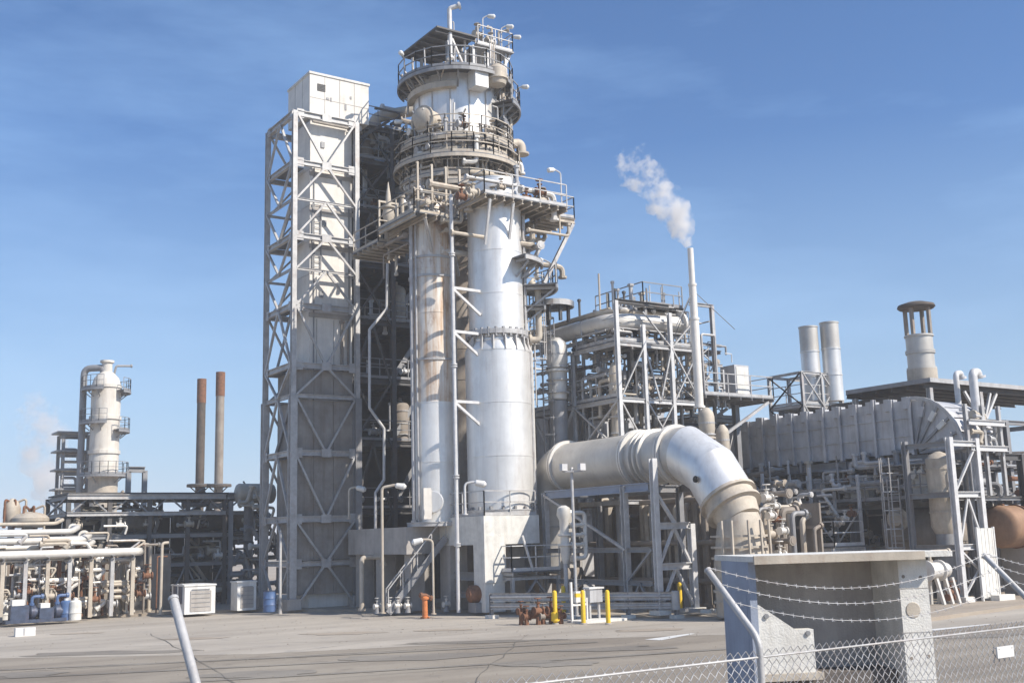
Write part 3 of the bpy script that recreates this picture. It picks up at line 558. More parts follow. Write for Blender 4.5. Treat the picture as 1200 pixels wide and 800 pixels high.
MB().tube([onU(g, 2.7, UZ(222)) for g in range(-190, 0, 12)], .14, 10).obj('ring_header', TAN, CU)
railing(CU, [onU(-130, 3.3, 0).xy, onU(-112, 3.3, 0).xy, onU(-95, 3.3, 0).xy, onU(-80, 3.3, 0).xy], UZ(186)+.03, TAN)
for k in range(4): I(DK, 'deck_post', (23.945+k*.75, 42.901, dz), (23.945+k*.75, 42.901, dz+2.4), .1, TAN, .1, (0, 1, 0))
# relief valve stand at the left of the deck
q = P(455, 232, 52.4)
T = thing('relief_valve_stand', 'slim cream relief valve with pointed bonnet standing on the deck left of the drum', 'valve', (q.x, q.y, dz-.5))
zz0 = dz-.5
MB().rev((q.x, q.y, zz0), (0, 0, 1), [(0, .2), (.5, .2), (.52, .32), (.62, .32), (.65, .18), (1.1, .2), (1.4, .32), (1.7, .25), (1.75, .36), (1.83, .36), (1.86, .16), (2.4, .12), (2.9, .05), (3.1, .02)], 14).obj('valve_body', TAN, T)
for dx in (-.5, .5): B(T, 'stand_post', (q.x+dx, q.y, zz0), (q.x+dx, q.y, zz0+2.1), .08, TAN)
B(T, 'stand_beam', (q.x-.55, q.y, zz0+2.05), (q.x+.55, q.y, zz0+2.05), .09, TAN)

# ------------------------------------------------------------------ shaded process structure between the tower and the columns
SX0, SX1, SY0, SY1 = 26.6, 30.6, 53.6, 58.4
q = P(422, 500, 58.5); q2 = P(470, 500, 60.5)
SX0, SY0 = q.x-.6, q.y; SX1 = SX0+5.2; SY1 = SY0+5
SZ = lambda r: ZA(SX0+1.2, SY0, r)
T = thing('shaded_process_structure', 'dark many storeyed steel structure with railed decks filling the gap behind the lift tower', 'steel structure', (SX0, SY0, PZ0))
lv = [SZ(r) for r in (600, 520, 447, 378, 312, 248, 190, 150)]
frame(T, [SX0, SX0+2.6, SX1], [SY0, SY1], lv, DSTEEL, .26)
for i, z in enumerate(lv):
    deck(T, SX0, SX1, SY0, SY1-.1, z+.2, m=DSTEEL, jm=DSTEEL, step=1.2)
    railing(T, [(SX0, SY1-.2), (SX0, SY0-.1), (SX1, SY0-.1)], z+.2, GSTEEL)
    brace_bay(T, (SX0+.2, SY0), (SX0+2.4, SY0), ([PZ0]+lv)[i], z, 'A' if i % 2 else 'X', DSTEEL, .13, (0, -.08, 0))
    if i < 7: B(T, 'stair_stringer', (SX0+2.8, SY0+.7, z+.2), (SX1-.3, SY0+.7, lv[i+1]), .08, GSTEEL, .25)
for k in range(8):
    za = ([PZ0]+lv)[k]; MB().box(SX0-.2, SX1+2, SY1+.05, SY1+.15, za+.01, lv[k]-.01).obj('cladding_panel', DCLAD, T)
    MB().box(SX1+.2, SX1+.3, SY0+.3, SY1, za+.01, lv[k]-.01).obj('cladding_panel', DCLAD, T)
for k in range(46):
    lvk = random.randrange(8); z = ([PZ0]+lv)[lvk]+random.uniform(.3, 1.8); xx = random.uniform(SX0, SX1-.5); yy = SY0+random.uniform(.1, 2.2); L_ = random.uniform(.6, 2.6); rd = random.choice((.05, .07, .1, .14))
    pts = [V((xx, yy, z)), V((min(xx+L_, SX1), yy, z)), V((min(xx+L_, SX1), yy, z+random.choice((-1, 1))*random.uniform(.4, 1.6)))]
    pipe(T, pts, rd, random.choice((GSTEEL, TAN, GALV, BROWN, WSTEEL)), 'pipe', 8)
for k in range(12):
    z = ([PZ0]+lv)[k % 7]+.2; xx = random.uniform(SX0+.3, SX1-.3); valve(T, (xx, SY0+random.uniform(.2, .8), z+.5), random.uniform(.25, .4), random.choice((TAN, GALV, RUST, WSTEEL)))
for k, (xx, lvk, r_, h, m) in enumerate(((SX0+3.4, 3, .55, 2.0, TAN), (SX0+4.0, 4, .45, 2.0, BROWN), (SX0+1.4, 6, .6, 1.6, BROWN), (SX0+3.9, 5, .5, 1.7, TAN), (SX0+3.6, 1, .5, 2.0, BROWN))):
    z = lv[lvk]+.21; D_ = thing('process_drum', ('tan upright drum on the fourth deck of the dark structure', 'brown upright drum one deck above the tan one in the dark structure', 'stout brown drum near the top left of the dark structure', 'tan drum on a high deck just left of the streaked column', 'brown upright drum low in the dark structure beside the streaked column')[k], 'drum', (xx, SY0+1.1, z), 'upright drums on the decks of the dark structure')
    MB().rev((xx, SY0+1.1, z), (0, 0, 1), [(0, r_*.9), (.05, r_), (h, r_), (h+.15, r_*.85), (h+.28, r_*.4), (h+.3, .1), (h+.5, .1)], 20).obj('shell', m, D_)
    for zz_ in (.4, h*.5, h-.3): MB().ring((xx, SY0+1.1), r_, r_+.03, z+zz_, z+zz_+.06, n=20).obj('band', GALV, D_)
# elbow duct and jumble at the top left
a = P(438, 152, 60); tzz = lv[-1]+.2
lone_pipe('tan elbow duct bending over at the top of the dark structure beside the head house', [(a.x, a.y, tzz-.5), (a.x, a.y, ZA(a.x, a.y, 138)), (a.x+2.6, a.y-1.3, ZA(a.x, a.y, 126))], .33, TAN, 'elbow_duct', 'duct', n=14, bend=.7)
for k in range(18):
    xx, yy, z = SX0+random.uniform(.2, 4), SY0+random.uniform(-.1, 1.5), tzz+random.uniform(-1.5, 1.5)
    pipe(T, [(xx, yy, z), (xx+random.uniform(.6, 2.0), yy, z), (xx+1.0, yy, z-random.uniform(.5, 1.6))], random.choice((.06, .1, .16)), random.choice((GSTEEL, BROWN, TAN, GALV, DSTEEL)), 'pipe', 8)
for k in range(3): B(T, 'knee_brace', (SX0+k*2, SY0-.15, tzz-1.4), (SX0+k*2+2.4, SY0-.15, tzz+.4), .16, DSTEEL)
# zig-zag drain line
q = [P(x_, y_, 56.3) for x_, y_ in ((452, 275), (452, 362), (433, 384), (433, 478), (450, 502), (450, 562), (439, 576), (439, 606))]; yq = q[0].y
lone_pipe('pale zigzag drain line stepping down the front of the dark structure', [PY(x_, y_, yq) for x_, y_ in ((455, 255), (453, 362), (433, 386), (433, 478), (450, 502), (450, 562), (440, 577), (440, 715))], .075, WSTEEL, 'drain_line', bend=.08)
def tall_lamp(px, top, D, arm, label, m=WSTEEL, r=.05, z0=PZ0, head=True, base_row=None):
    q = P(px, 640, D); zt_ = ZA(q.x, q.y, top)
    if base_row: z0 = ZA(q.x, q.y, base_row)
    t = thing('lamp_post', label, 'lamp post', (q.x, q.y, z0)); a = V(arm)
    MB().tube([(q.x, q.y, z0), (q.x, q.y, zt_), (q.x+a.x, q.y+a.y, zt_+a.z)], r, 8, .2).obj('pole', m, t)
    MB().rev((q.x, q.y, z0), (0, 0, 1), [(0, r*2.4), (.04, r*2.4), (.05, r*1.2), (.3, r*1.1)], 10).obj('base_plate', m, t)
    if head: MB().rev(V((q.x+a.x, q.y+a.y, zt_+a.z-.02)), V((a.x, a.y, -.1)), [(0, .06), (.06, .12), (.4, .15), (.5, .06)], 10).obj('lamp_head', WPAINT, t)
    return t
tall_lamp(448, 571, 49.5, (.5, -.3, .1), 'bent lamp post standing left of the stained slab beside the zigzag line', TAN, r=.065)
tall_lamp(507, 632, 48.0, (-.35, .2, .02), 'short lamp post with bent head in front of the stained slab', TAN)
tall_lamp(546, 566, 46.0, (.35, -.2, .05), 'lamp post on the column table edge below the tall column', base_row=603)
tall_lamp(409, 572, 53.5, (.3, -.15, .06), 'small lamp on a deck in front of the lift tower base', TAN, base_row=608)
q = P(424, 700, 51.5)
lone_pipe('hooked tan pipe at ground level between the lift tower and the slab', [(q.x, q.y, PZ0), (q.x, q.y, ZA(q.x, q.y, 653)), (q.x+1.1, q.y, ZA(q.x, q.y, 653)), (q.x+1.1, q.y, ZA(q.x, q.y, 664))], .11, TAN, 'hook_pipe', bend=.2)
q = P(328, 718, 53.2); tp = ZA(q.x, q.y, 625)
T = thing('standpipe_post', 'slender pale post standing alone in front of the lift tower foot', 'post', (q.x, q.y, 0)); MB().rev((q.x, q.y, 0), (0, 0, 1), [(0, .1), (.5, .1), (.51, .075), (tp, .06), (tp+.03, .05)], 10).obj('shaft', GALV, T); MB().rev((q.x, q.y, tp), (0, 0, 1), [(.03, .02), (.1, .05), (.16, .02)], 8).obj('finial', GALV, T)

# stairs and clutter at the column feet
q = P(452, 712, 52)
T = thing('steel_stair_flight', 'dark steel stair rising to the stained slab at the foot of the columns', 'stair', (q.x, q.y, PZ0))
a = P(455, 700, 49.5); ax, ay = a.x, a.y
for dx in (0, .9):
    B(T, 'stringer', (ax+dx*.4, ay+dx, PZ0), (ax+2.6+dx*.4, ay+dx-.6, 3.3), .06, GSTEEL, .28)
for k in range(14):
    f_ = (k+.5)/14; MB().bar((ax+2.6*f_, ay-.6*f_, PZ0+3.17*f_), (ax+.36+2.6*f_, ay+.9-.6*f_, PZ0+3.17*f_), .25, .03).obj('tread', GRATE, T)
for dx in (0, .9):
    b = MB(); b.bar((ax+dx*.4, ay+dx, PZ0+1), (ax+2.6+dx*.4, ay+dx-.6, 4.3), .05); 
    for k in range(5): f_ = k/4; b.bar((ax+dx*.4+2.6*f_, ay+dx-.6*f_, PZ0+3.17*f_), (ax+dx*.4+2.6*f_, ay+dx-.6*f_, PZ0+1+3.17*f_), .04)
    b.obj('handrail', GALV, T)
# low railed deck right of the table leg
q = P(600, 690, 47); LX, LY = 31.6, 41.2
T = thing('low_railed_deck', 'low steel deck with pale railings between the table leg and the big duct', 'platform', (27.8, 40.5, PZ0))
zz0 = ZA(30.2, 42.6, 668); 
zz0 = ZA(28, 40.4, 668); frame(T, [26.6, 29.0], [39.9, 41.2], [zz0-.3], GALV, .14, base=PZ0)
deck(T, 26.5, 29.1, 39.8, 41.3, zz0, m=GRATE, jm=GALV); railing(T, [(26.55, 41.2), (26.55, 39.85), (29.05, 39.85)], zz0, WSTEEL)
brace_bay(T, (26.7, 39.9), (28.9, 39.9), PZ0, zz0-.4, 'A', GSTEEL, .1); B(T, 'stay', (27.6, 39.8, zz0), (27.1, 39.8, zz0+1.5), .08, WSTEEL)

# ------------------------------------------------------------------ middle open frame with the overhead line and thin stack
mx, my = 31.95, 38.76; mx2, my2 = 36.9, 45.6
MZ = lambda r: ZA(mx, my, r)
T = thing('open_pipe_frame', 'tall open grey steel frame crowded with pipes right of the bright column', 'steel frame', (mx, my, PZ0))
ml = [MZ(588), MZ(530), MZ(468), MZ(402), MZ(362)]
xs_ = [mx, PY(758, 480, my).x, PY(790, 480, my).x, mx2]
for i, x in enumerate(xs_):
    tp = (MZ(352), ml[4]-.6, ml[4]+.1, MZ(330))[i]
    I(T, 'post', (x, my, PZ0), (x, my, tp), .18, WSTEEL, .18, (0, 1, 0))
for x in (mx, mx2): I(T, 'post', (x, my2, PZ0), (x, my2, ml[2]), .18, GALV, .18, (0, 1, 0)); I(T, 'post', (x, (my+my2)/2, PZ0), (x, (my+my2)/2, ml[3]), .15, GALV, .15, (0, 1, 0))
I(T, 'post', (xs_[2], my+2.6, PZ0), (xs_[2], my+2.6, ml[4]+1.4), .2, GSTEEL, .2, (0, 1, 0)); I(T, 'post', (mx2+1.5, my+.4, ml[2]), (mx2+1.5, my+.4, MZ(342)), .18, GALV, .18, (0, 1, 0))
I(T, 'beam', (mx2, my+.4, MZ(342)), (mx2+1.6, my+.4, MZ(342)), .16, GALV); I(T, 'beam', (mx, my, MZ(352)), (xs_[2], my, MZ(352)), .15, DSTEEL, .18)
for i, z in enumerate(ml[:4]):
    for a, c_ in zip(xs_, xs_[1:]): I(T, 'beam', (a+.13, my, z), (c_-.13, my, z), .13, WSTEEL if i == 2 else GALV, .2)
    for x in (mx, mx2): I(T, 'beam', (x, my+.13, z), (x, my2-.13, z) if i < 3 else (x, my+3.3, z), .13, GALV, .2)
    if i < 3: I(T, 'beam', (mx, my2, z), (mx2, my2, z), .18, GALV, .26)
deck(T, mx+.1, mx2-.1, my+.2, my2-.1, ml[2]+.2, jm=GALV); railing(T, [(mx+.1, my2-.2), (mx+.1, my+.2)], ml[2]+.2, GALV)
deck(T, mx+.1, mx2-.1, my+.2, my+3.2, ml[3]+.2, jm=GALV); railing(T, [(mx+.1, my+3.2), (mx+.1, my+.2), (mx2, my+.2)], ml[3]+.2, GALV)
for a, c_, z0_, z1_, kd in ((xs_[0], xs_[1], ml[1], ml[2], '\\'), (xs_[1], xs_[2], ml[1], ml[2], 'X'), (xs_[1], xs_[2], ml[2], ml[3], 'V'), (xs_[2], xs_[3], ml[2], ml[3], 'X'), (xs_[2], xs_[3], ml[3], ml[4], '/'), (xs_[1], xs_[2], ml[3], ml[4], '\\'), (xs_[0], xs_[1], ml[2], ml[3], '/')):
    brace_bay(T, (a, my), (c_, my), z0_, z1_, kd, GALV, .075, (0, -.05, 0))
brace_bay(T, (mx, my), (mx, my+3.4), ml[1], ml[2], 'X', GALV, .1, (-.05, 0, 0)); brace_bay(T, (mx, my+3.4), (mx, my2), ml[1], ml[2], 'V', WSTEEL, .12, (-.05, 0, 0)); brace_bay(T, (mx2, my), (mx2, my+3.4), ml[2], ml[3], 'X', GALV, .1)
for k in range(190):
    lvk = random.choice((1, 2, 2, 2, 3, 3, 3, 3)); z = ml[lvk]+random.uniform(.2, 2.2); xx = random.uniform(mx, mx2-.8); yy = my+random.uniform(.3, 3.2); L_ = random.uniform(.5, 2); rd = random.choice((.03, .045, .06, .1))
    dv = V(random.choice(((1, 0, 0), (0, 1, 0)))); pts = [V((xx, yy, z)), V((xx, yy, z))+dv*L_, V((xx, yy, z))+dv*L_+V((0, 0, random.choice((-1, 1))*random.uniform(.5, 1.8)))]
    pipe(T, pts, rd, random.choice((GALV, GALV, WSTEEL, GSTEEL, TAN, DSTEEL)), 'pipe', 8)
for k in range(26): xx, yy = random.uniform(mx+.3, mx2-.3), my+random.uniform(.3, 2); z = ml[random.choice((2, 3))]+.7; valve(T, (xx, yy, z), random.uniform(.18, .34), random.choice((GALV, DSTEEL, TAN)))
for k in range(70):
    z = random.uniform(ml[2]+.2, ml[4]+.2); xx = mx2+random.uniform(-.6, 2.4); yy = my+random.uniform(.4, 3); dv = V(random.choice(((1, 0, 0), (0, 1, 0), (-1, 0, 0))))*random.uniform(.3, 1.2); rd = random.choice((.025, .035, .05, .08))
    pipe(T, [(xx, yy, z), V((xx, yy, z))+dv, V((xx, yy, max(ml[2], z-random.uniform(.4, 2))))+dv], rd, random.choice((GALV, WSTEEL, GSTEEL, TAN)), 'pipe', 8, bend=.05)
for k in range(46):
    z = random.uniform(ml[2]+.3, ml[4]-.4); xx = mx+random.uniform(0, 2.5); yy = my2-random.uniform(-.6, 3.2); dv = V(random.choice(((1, 0, 0), (0, -1, 0))))*random.uniform(.5, 2); rd = random.choice((.03, .05, .08, .13))
    pipe(T, [(xx, yy, z), V((xx, yy, z))+dv, V((xx, yy, max(ml[2], z-random.uniform(.6, 2.5))))+dv], rd, random.choice((GALV, WSTEEL, WHITEP, TAN)), 'pipe', 8)
for xx, yy, t_ in ((mx2+.9, my+1.2, MZ(380)), (mx2+1.5, my+2.4, MZ(372)), (mx2+2.2, my+.6, MZ(420)), (mx2+.5, my+3, MZ(360)), (mx+2.2, my+3.2, MZ(350)), (mx+.2, my+5.4, MZ(405)), (mx+1.4, my2, MZ(412))): I(T, 'post', (xx, yy, ml[2]), (xx, yy, t_), .11, GALV, .11, (0, 1, 0))
for z in (MZ(440), MZ(415), MZ(390)): I(T, 'beam', (mx2, my+.5, z), (mx2+2.2, my+.6, z), .09, GALV, .13); I(T, 'beam', (mx+.1, my+3.2, z), (mx+.2, my2, z), .09, GALV, .13)
for a, c_ in (((mx2, my+.45), (mx2+1.5, my+.45)), ((mx2+.5, my+3), (mx2+1.5, my+2.4))):
    for z0_, z1_ in ((ml[2], MZ(440)), (MZ(440), MZ(415)), (MZ(415), MZ(390))): brace_bay(T, a, c_, z0_, z1_, random.choice('XVA'), GALV, .055)
# overhead line
a = PX(622, 394, mx+.9); z_ = ZA(mx+.9, my+1, 378); ya = a.y
lone_pipe('long white overhead line running from the bright column to the thin stack', [(mx+.4, 47.2, z_), (mx+.4, my+1.2, z_), (mx+1.0, my+.7, z_), (mx2-.4, my+.7, z_+.15)], .40, WHITEP, 'overhead_line', 'pipe', n=18)
lone_pipe('rusty tan pipe lying along the top of the white overhead line', [(mx+.45, 46.6, z_+.55), (mx+.45, my+2.0, z_+.58), (mx+1.2, my+1.1, z_+.6), (mx2-.2, my+1.1, z_+.7)], .13, TAN, 'upper_line', n=8)
lone_pipe('slim grey line slung beneath the white overhead line', [(mx+.6, 46.6, z_-.58), (mx+.6, my+.9, z_-.58), (mx+.6, my+.9, ml[2]+.3)], .10, GALV, 'under_line', n=8)
# thin stack
sx, sy = P(814, 380, 50.0).xy
st0, st1 = ZA(sx, sy, 478), ZA(sx, sy, 291)
T2 = thing('thin_vent_stack', 'thin cream vent stack releasing a white steam plume above the pipe frame', 'stack', (sx, sy, st0))
for za, zb, ra in ((st0, ZA(sx, sy, 375), .2), (ZA(sx, sy, 375), ZA(sx, sy, 335), .17), (ZA(sx, sy, 335), st1, .135)):
    MB().rev((sx, sy, za), (0, 0, 1), [(0, ra+.06), (.1, ra+.06), (.11, ra), (zb-za-.002, ra)], 16).obj('stack_section', CREAM, T2)
for g in (80, 200, 320): B(T2, 'guy_wire', (sx, sy, ZA(sx, sy, 340)), (sx+1.8*math.cos(R(g)), sy+1.8*math.sin(R(g)), ZA(sx, sy, 388)), .03, GSTEEL)
# dark top platform around the stack and pendant platforms on the right
T2 = thing('stack_service_platform', 'dark tilted looking service platform with railings beside the thin stack', 'platform', (sx, sy, ZA(sx, sy, 352)))
zz0 = ZA(xs_[2], my, 355)
deck(T2, xs_[2]-1.0, mx2-.1, my+.6, my+4.4, zz0, m=DSTEEL, jm=DSTEEL); railing(T2, [(xs_[2]-1, my+4.3), (xs_[2]-1, my+.65), (mx2-.2, my+.65)], zz0, GSTEEL)
MB().box(xs_[2]-.6, mx2-.8, my+1.0, my+3.0, zz0-1.0, zz0-.5).obj('plenum', BROWN, T2)
for xx in (xs_[2]-.8, mx2-.4): I(T2, 'post', (xx, my+.8, ml[3]), (xx, my+.8, zz0-.1), .14, GSTEEL, .14, (0, 1, 0))
T2 = thing('cantilever_platform', 'cantilevered grey platform carrying a cabinet on the right side of the pipe frame', 'platform', (mx2+.2, my, ml[2]))
zz0 = ZA(mx2+1, my, 463); cx2 = PY(905, 470, my).x
deck(T2, mx2+.15, cx2, my-.2, my+3.0, zz0, jm=GALV, step=.7); railing(T2, [(mx2+.2, my-.15), (cx2-.05, my-.15), (cx2-.05, my+2.9)], zz0, GALV)
for yy in (my-.1, my+2.8): B(T2, 'knee_brace', (cx2-.4, yy, zz0-.2), (mx2+.1, yy, zz0-2.6), .13, GALV)
I(T2, 'post', (cx2-1.2, my+1.4, PZ0), (cx2-1.2, my+1.4, zz0-.2), .28, GSTEEL, .28, (0, 1, 0)); I(T2, 'beam', (mx2+.1, my+1.4, zz0-1.3), (cx2-1.3, my+1.4, zz0-1.3), .14, DSTEEL)
T3 = thing('platform_cabinet', 'grey equipment cabinet standing on the cantilevered platform', 'cabinet', (cx2-1.4, my+1, zz0))
MB().box(cx2-2.0, cx2-1.0, my+.5, my+1.5, zz0+.001, zz0+1.7).obj('body', CLAD, T3); MB().box(cx2-1.9, cx2-1.1, my+.47, my+.499, zz0+.1, zz0+1.6).obj('door', LCONC, T3)
pipe(T2, [(mx2+.5, my+.2, zz0), (mx2+.5, my+.2, zz0+3.0), (mx2+1.4, my+.2, zz0+3.0), (mx2+1.4, my+.2, zz0)], .06, GALV, 'pipe', 8)
for zz_ in (zz0+1.9, zz0+2.4): deck(T2, mx2+.3, mx2+2.4, my+.8, my+1.8, zz_, jm=GALV) if zz_ > zz0+2 else None
# upright tan exchangers behind the column's right flank
for px, ra, r0_, r1_, D_, lab, m in ((653, .52, 470, 396, 52.5, 'white upright vessel with a swollen head under the overhead line', WHITEP), (722, .3, 520, 425, 51.0, 'tan upright pipe drum just left of the pipe frame corner', TAN), (829, .36, 545, 478, 49.5, 'tan upright vessel on the right flank of the pipe frame', TAN), (848, .3, 565, 498, 50.5, 'slim tan vessel below the cantilevered platform', TAN)):
    q = P(px, (r0_+r1_)/2, D_); za, zb = ZA(q.x, q.y, r0_), ZA(q.x, q.y, r1_)
    t = thing('upright_vessel', lab, 'vessel', (q.x, q.y, PZ0)); h = zb-za
    MB().rev((q.x, q.y, PZ0), (0, 0, 1), [(0, ra*.8), (za-PZ0, ra*.8)], 18).obj('skirt', GSTEEL, t)
    MB().rev((q.x, q.y, za), (0, 0, 1), [(0, ra*.5), (.1, ra*.8), (h*.45, ra*.8), (h*.46, ra*1.05), (h*.49, ra*1.05), (h*.5, ra*.8), (h*.62, ra), (h*.85, ra), (h*.93, ra*.85), (h, ra*.4), (h+.02, .1)], 22).obj('shell', m, t)
    for k in range(4): z = za+h*(.12+.2*k); MB().ring((q.x, q.y), ra*.8, ra*1.04, z, z+.07, n=20).obj('band', GALV, t)
# ladder tower hugging the right side of the bright column
q = P(636, 440, 52.5)
T2 = thing('caged_ladder', 'caged ladder climbing between the bright column and the white upright vessel', 'ladder', (q.x, q.y, PZ0)); ladder(T2, (q.x, q.y, PZ0), ZA(q.x, q.y, 395), (.55, .83, 0), GSTEEL, out=(.5, -.8, 0))
# small platforms over white overhead line near the column
q = P(648, 355, 52.5); z = ZA(q.x, q.y, 355)
T2 = thing('valve_access_stand', 'little domed platform on dark legs beside the bright column at overhead line level', 'platform', (q.x, q.y, z_+.4))
MB().ring((q.x, q.y), .2, 1.0, z-.08, z, n=20).obj('deck', GRATE, T2); MB().ring((q.x, q.y), .95, 1.02, z-.25, z+.02, n=20).obj('rim', GALV, T2)
for dx, dy in ((-.6, -.5), (.6, -.4), (.1, .6), (-.1, -.7)): B(T2, 'leg', (q.x+dx, q.y+dy, z_+.3), (q.x+dx, q.y+dy, z-.1), .13, DSTEEL)

# blue-grey equipment house behind the duct
q = P(628, 520, 56)
hX0, hY1 = 33.3, 52.0
T = thing('blue_grey_equipment_house', 'blue grey clad equipment house behind the big duct and under the pipe frame deck', 'building', (36, 46, PZ0))
hz = ZA(33, 46.2, 478)
for k in range(9): MB().box(33.2+k*.86, 34.04+k*.86, 45.9, 46.0, PZ0, hz).obj('wall_panel', CLAD, T)
for k in range(8): MB().box(33.1, 33.2, 46.0+k*.86, 46.84+k*.86, PZ0, hz).obj('wall_panel', CLAD, T)
MB().box(33.1, 41, 45.9, 53, hz+.001, hz+.12).obj('roof', GSTEEL, T)
for xx in (33.6, 35.2): pipe(T, [(xx, 45.7, 4.2), (xx, 45.7, hz-.4), (xx+.7, 45.7, hz-.4)], .09, WSTEEL, 'pipe', 8)

# ------------------------------------------------------------------ the big elbow duct
dx = 30.58; rd_ = 1.07
D0 = PX(770, 535, dx); D1 = PX(663, 553, dx)
zc = D0.z
T = thing('big_elbow_duct', 'huge grey cladded duct rising from the left, running level and bending down at the right', 'duct', (dx, 38, 2.0))
def darc(cy, cz_, rad, a0, a1, n): return [V((dx, cy+rad*math.cos(R(a0+(a1-a0)*i/n)), cz_+rad*math.sin(R(a0+(a1-a0)*i/n)))) for i in range(n+1)]
left_c = D1.y-.2
RYC = left_c+1.3
seg = darc(left_c, zc-1.3, 1.3, 0, 90, 10)
MB().tube([V((dx, RYC, 1.7))] + seg, rd_, 36, bend=0).obj('riser_elbow', DUCT, T)
for z_ in (2.6, 3.6): MB().rev((dx, RYC, z_), (0, 0, 1), [(0, rd_), (.01, rd_+.06), (.09, rd_+.06), (.1, rd_)], 36, caps=False).obj('riser_band', GALV, T)
yA, yB, yC = left_c, PX(750, 540, dx).y, PX(794, 535, dx).y
MB().rev((dx, yA-.05, zc), (0, -1, 0), [(0, rd_), (yA-yB-.2, rd_)], 40).obj('level_section', DUCT, T)
MB().rev((dx, yB-.1, zc), (0, -1, 0), [(0, rd_*.97), (yB-yC-.1, rd_*.97)], 40).obj('bellows_section', DUCT, T)
for y_, ex in ((yA, .13), (yB+.02, .16), (yC+.06, .15)):
    MB().rev((dx, y_+.07, zc), (0, -1, 0), [(0, rd_-.05), (0, rd_+ex), (.09, rd_+ex), (.091, rd_+ex-.08), (.13, rd_+ex-.08), (.131, rd_+ex), (.22, rd_+ex), (.221, rd_-.05)], 40, caps=False).obj('flange', WHITEP, T)
for y_ in (yB-.45, yB-.75, yB-1.05): MB().rev((dx, y_, zc), (0, -1, 0), [(0, rd_*.95), (.05, rd_+.09), (.15, rd_+.09), (.2, rd_*.95)], 36, caps=False).obj('bellows_fold', DUCT, T)
E = [V((dx, yC, zc))]
# mitred elbow dropping at about forty degrees then steeper
w1 = PX(806, 541, dx); w2 = PX(868, 585, dx); w3 = PX(880, 602, dx)
y_e1 = yC-.55; p1 = V((dx, y_e1, zc)); p2 = p1+V((0, -1.3, -.75)); p3 = p2+V((0, -.85, -1.15))
def mitre(name, p, q, d0, d1, m):
    a, b = V(p), V(q); vs = []; n = 40
    for c_, dd in ((a, d0), (b, d1)):
        dd = V(dd).normalized(); up = V((1, 0, 0)); sd_ = dd.cross(up).normalized()
        ax_ = (b-a).normalized(); k = 1/max(.4, abs(dd.dot(ax_)))
        for i in range(n): g = 2*math.pi*i/n; vs.append(c_+up*(math.cos(g)*rd_)+sd_*(math.sin(g)*rd_*k))
    fs = [(i, (i+1) % n, n+(i+1) % n, n+i) for i in range(n)]
    return MB().add(vs, fs, True).obj(name, m, T)
d_a, d_b, d_c = V((0, -1, 0)), (p2-p1).normalized(), (p3-p2).normalized()
mitre('elbow_section', E[0]-V((0, .12, 0)), p1, d_a, d_a+d_b, DUCT); mitre('elbow_section', p1, p2, d_a+d_b, d_b+d_c, ALU); mitre('elbow_section', p2, p3, d_b+d_c, d_c, ALU)
b = p2+d_c*.6+V((-1.12, 0, .1)); MB().rev(b, (-1, 0, .1), [(0, .13), (.06, .13), (.07, .08), (.1, .08)], 12).obj('inspection_port', BLACK, T)
MB().rev(p3-d_c*.05, d_c, [(0, rd_-.02), (0, rd_+.1), (.12, rd_+.1), (.13, rd_-.04), (.45, rd_-.08), (.46, rd_+.06), (.58, rd_+.06), (.59, rd_-.15), (1.1, rd_-.3)], 36).obj('outlet_flange', TAN, T)
# receiving vessel under the outlet
rv = p3+d_c*.9
T2 = thing('receiving_vessel', 'brown upright vessel with ladder bars receiving the lower end of the big duct', 'vessel', (rv.x, rv.y, PZ0))
MB().rev((rv.x, rv.y, PZ0), (0, 0, 1), [(0, 1.05), (1.9, 1.05), (2.2, 1.0), (rv.z-PZ0-.2, .85), (rv.z-PZ0+.2, .7)], 28).obj('shell', TAN, T2)
for k in range(7):
    z = .6+k*.4; MB().ring((rv.x, rv.y), 1.05, 1.12, z, z+.08, n=24).obj('band', TAN, T2)
for g in (-170, -150, -120, -95, -70): u = V((math.cos(R(g)), math.sin(R(g)), 0)); B(T2, 'stay_rod', V((rv.x, rv.y, .6))+u*1.2, V((rv.x, rv.y, rv.z-.1))+u*1.15, .07, TAN)
for k in range(10): valve(T2, (rv.x+random.uniform(1.0, 2.2), rv.y+random.uniform(-1, .8), random.uniform(2.2, 4.6)), random.uniform(.25, .4), random.choice((TAN, TAN, WHITEP, RUST)))
# spherical trap at the left foot of the duct
q = V((dx, RYC, 1.7))
T2 = thing('duct_foot_drum', 'grey brown round bottomed drum at the left foot of the big duct', 'drum', (q.x, q.y, PZ0))
MB().rev(q-V((0, 0, 1.2)), (0, 0, 1), [(0, .1), (.06, .55), (.25, .95), (.6, 1.25), (1.1, 1.32), (1.3, 1.24)], 28).obj('bowl', BROWN, T2); MB().rev((q.x, q.y, PZ0), (0, 0, 1), [(0, .4), (q.z-1.0, .35)], 16).obj('pedestal', CONC, T2)

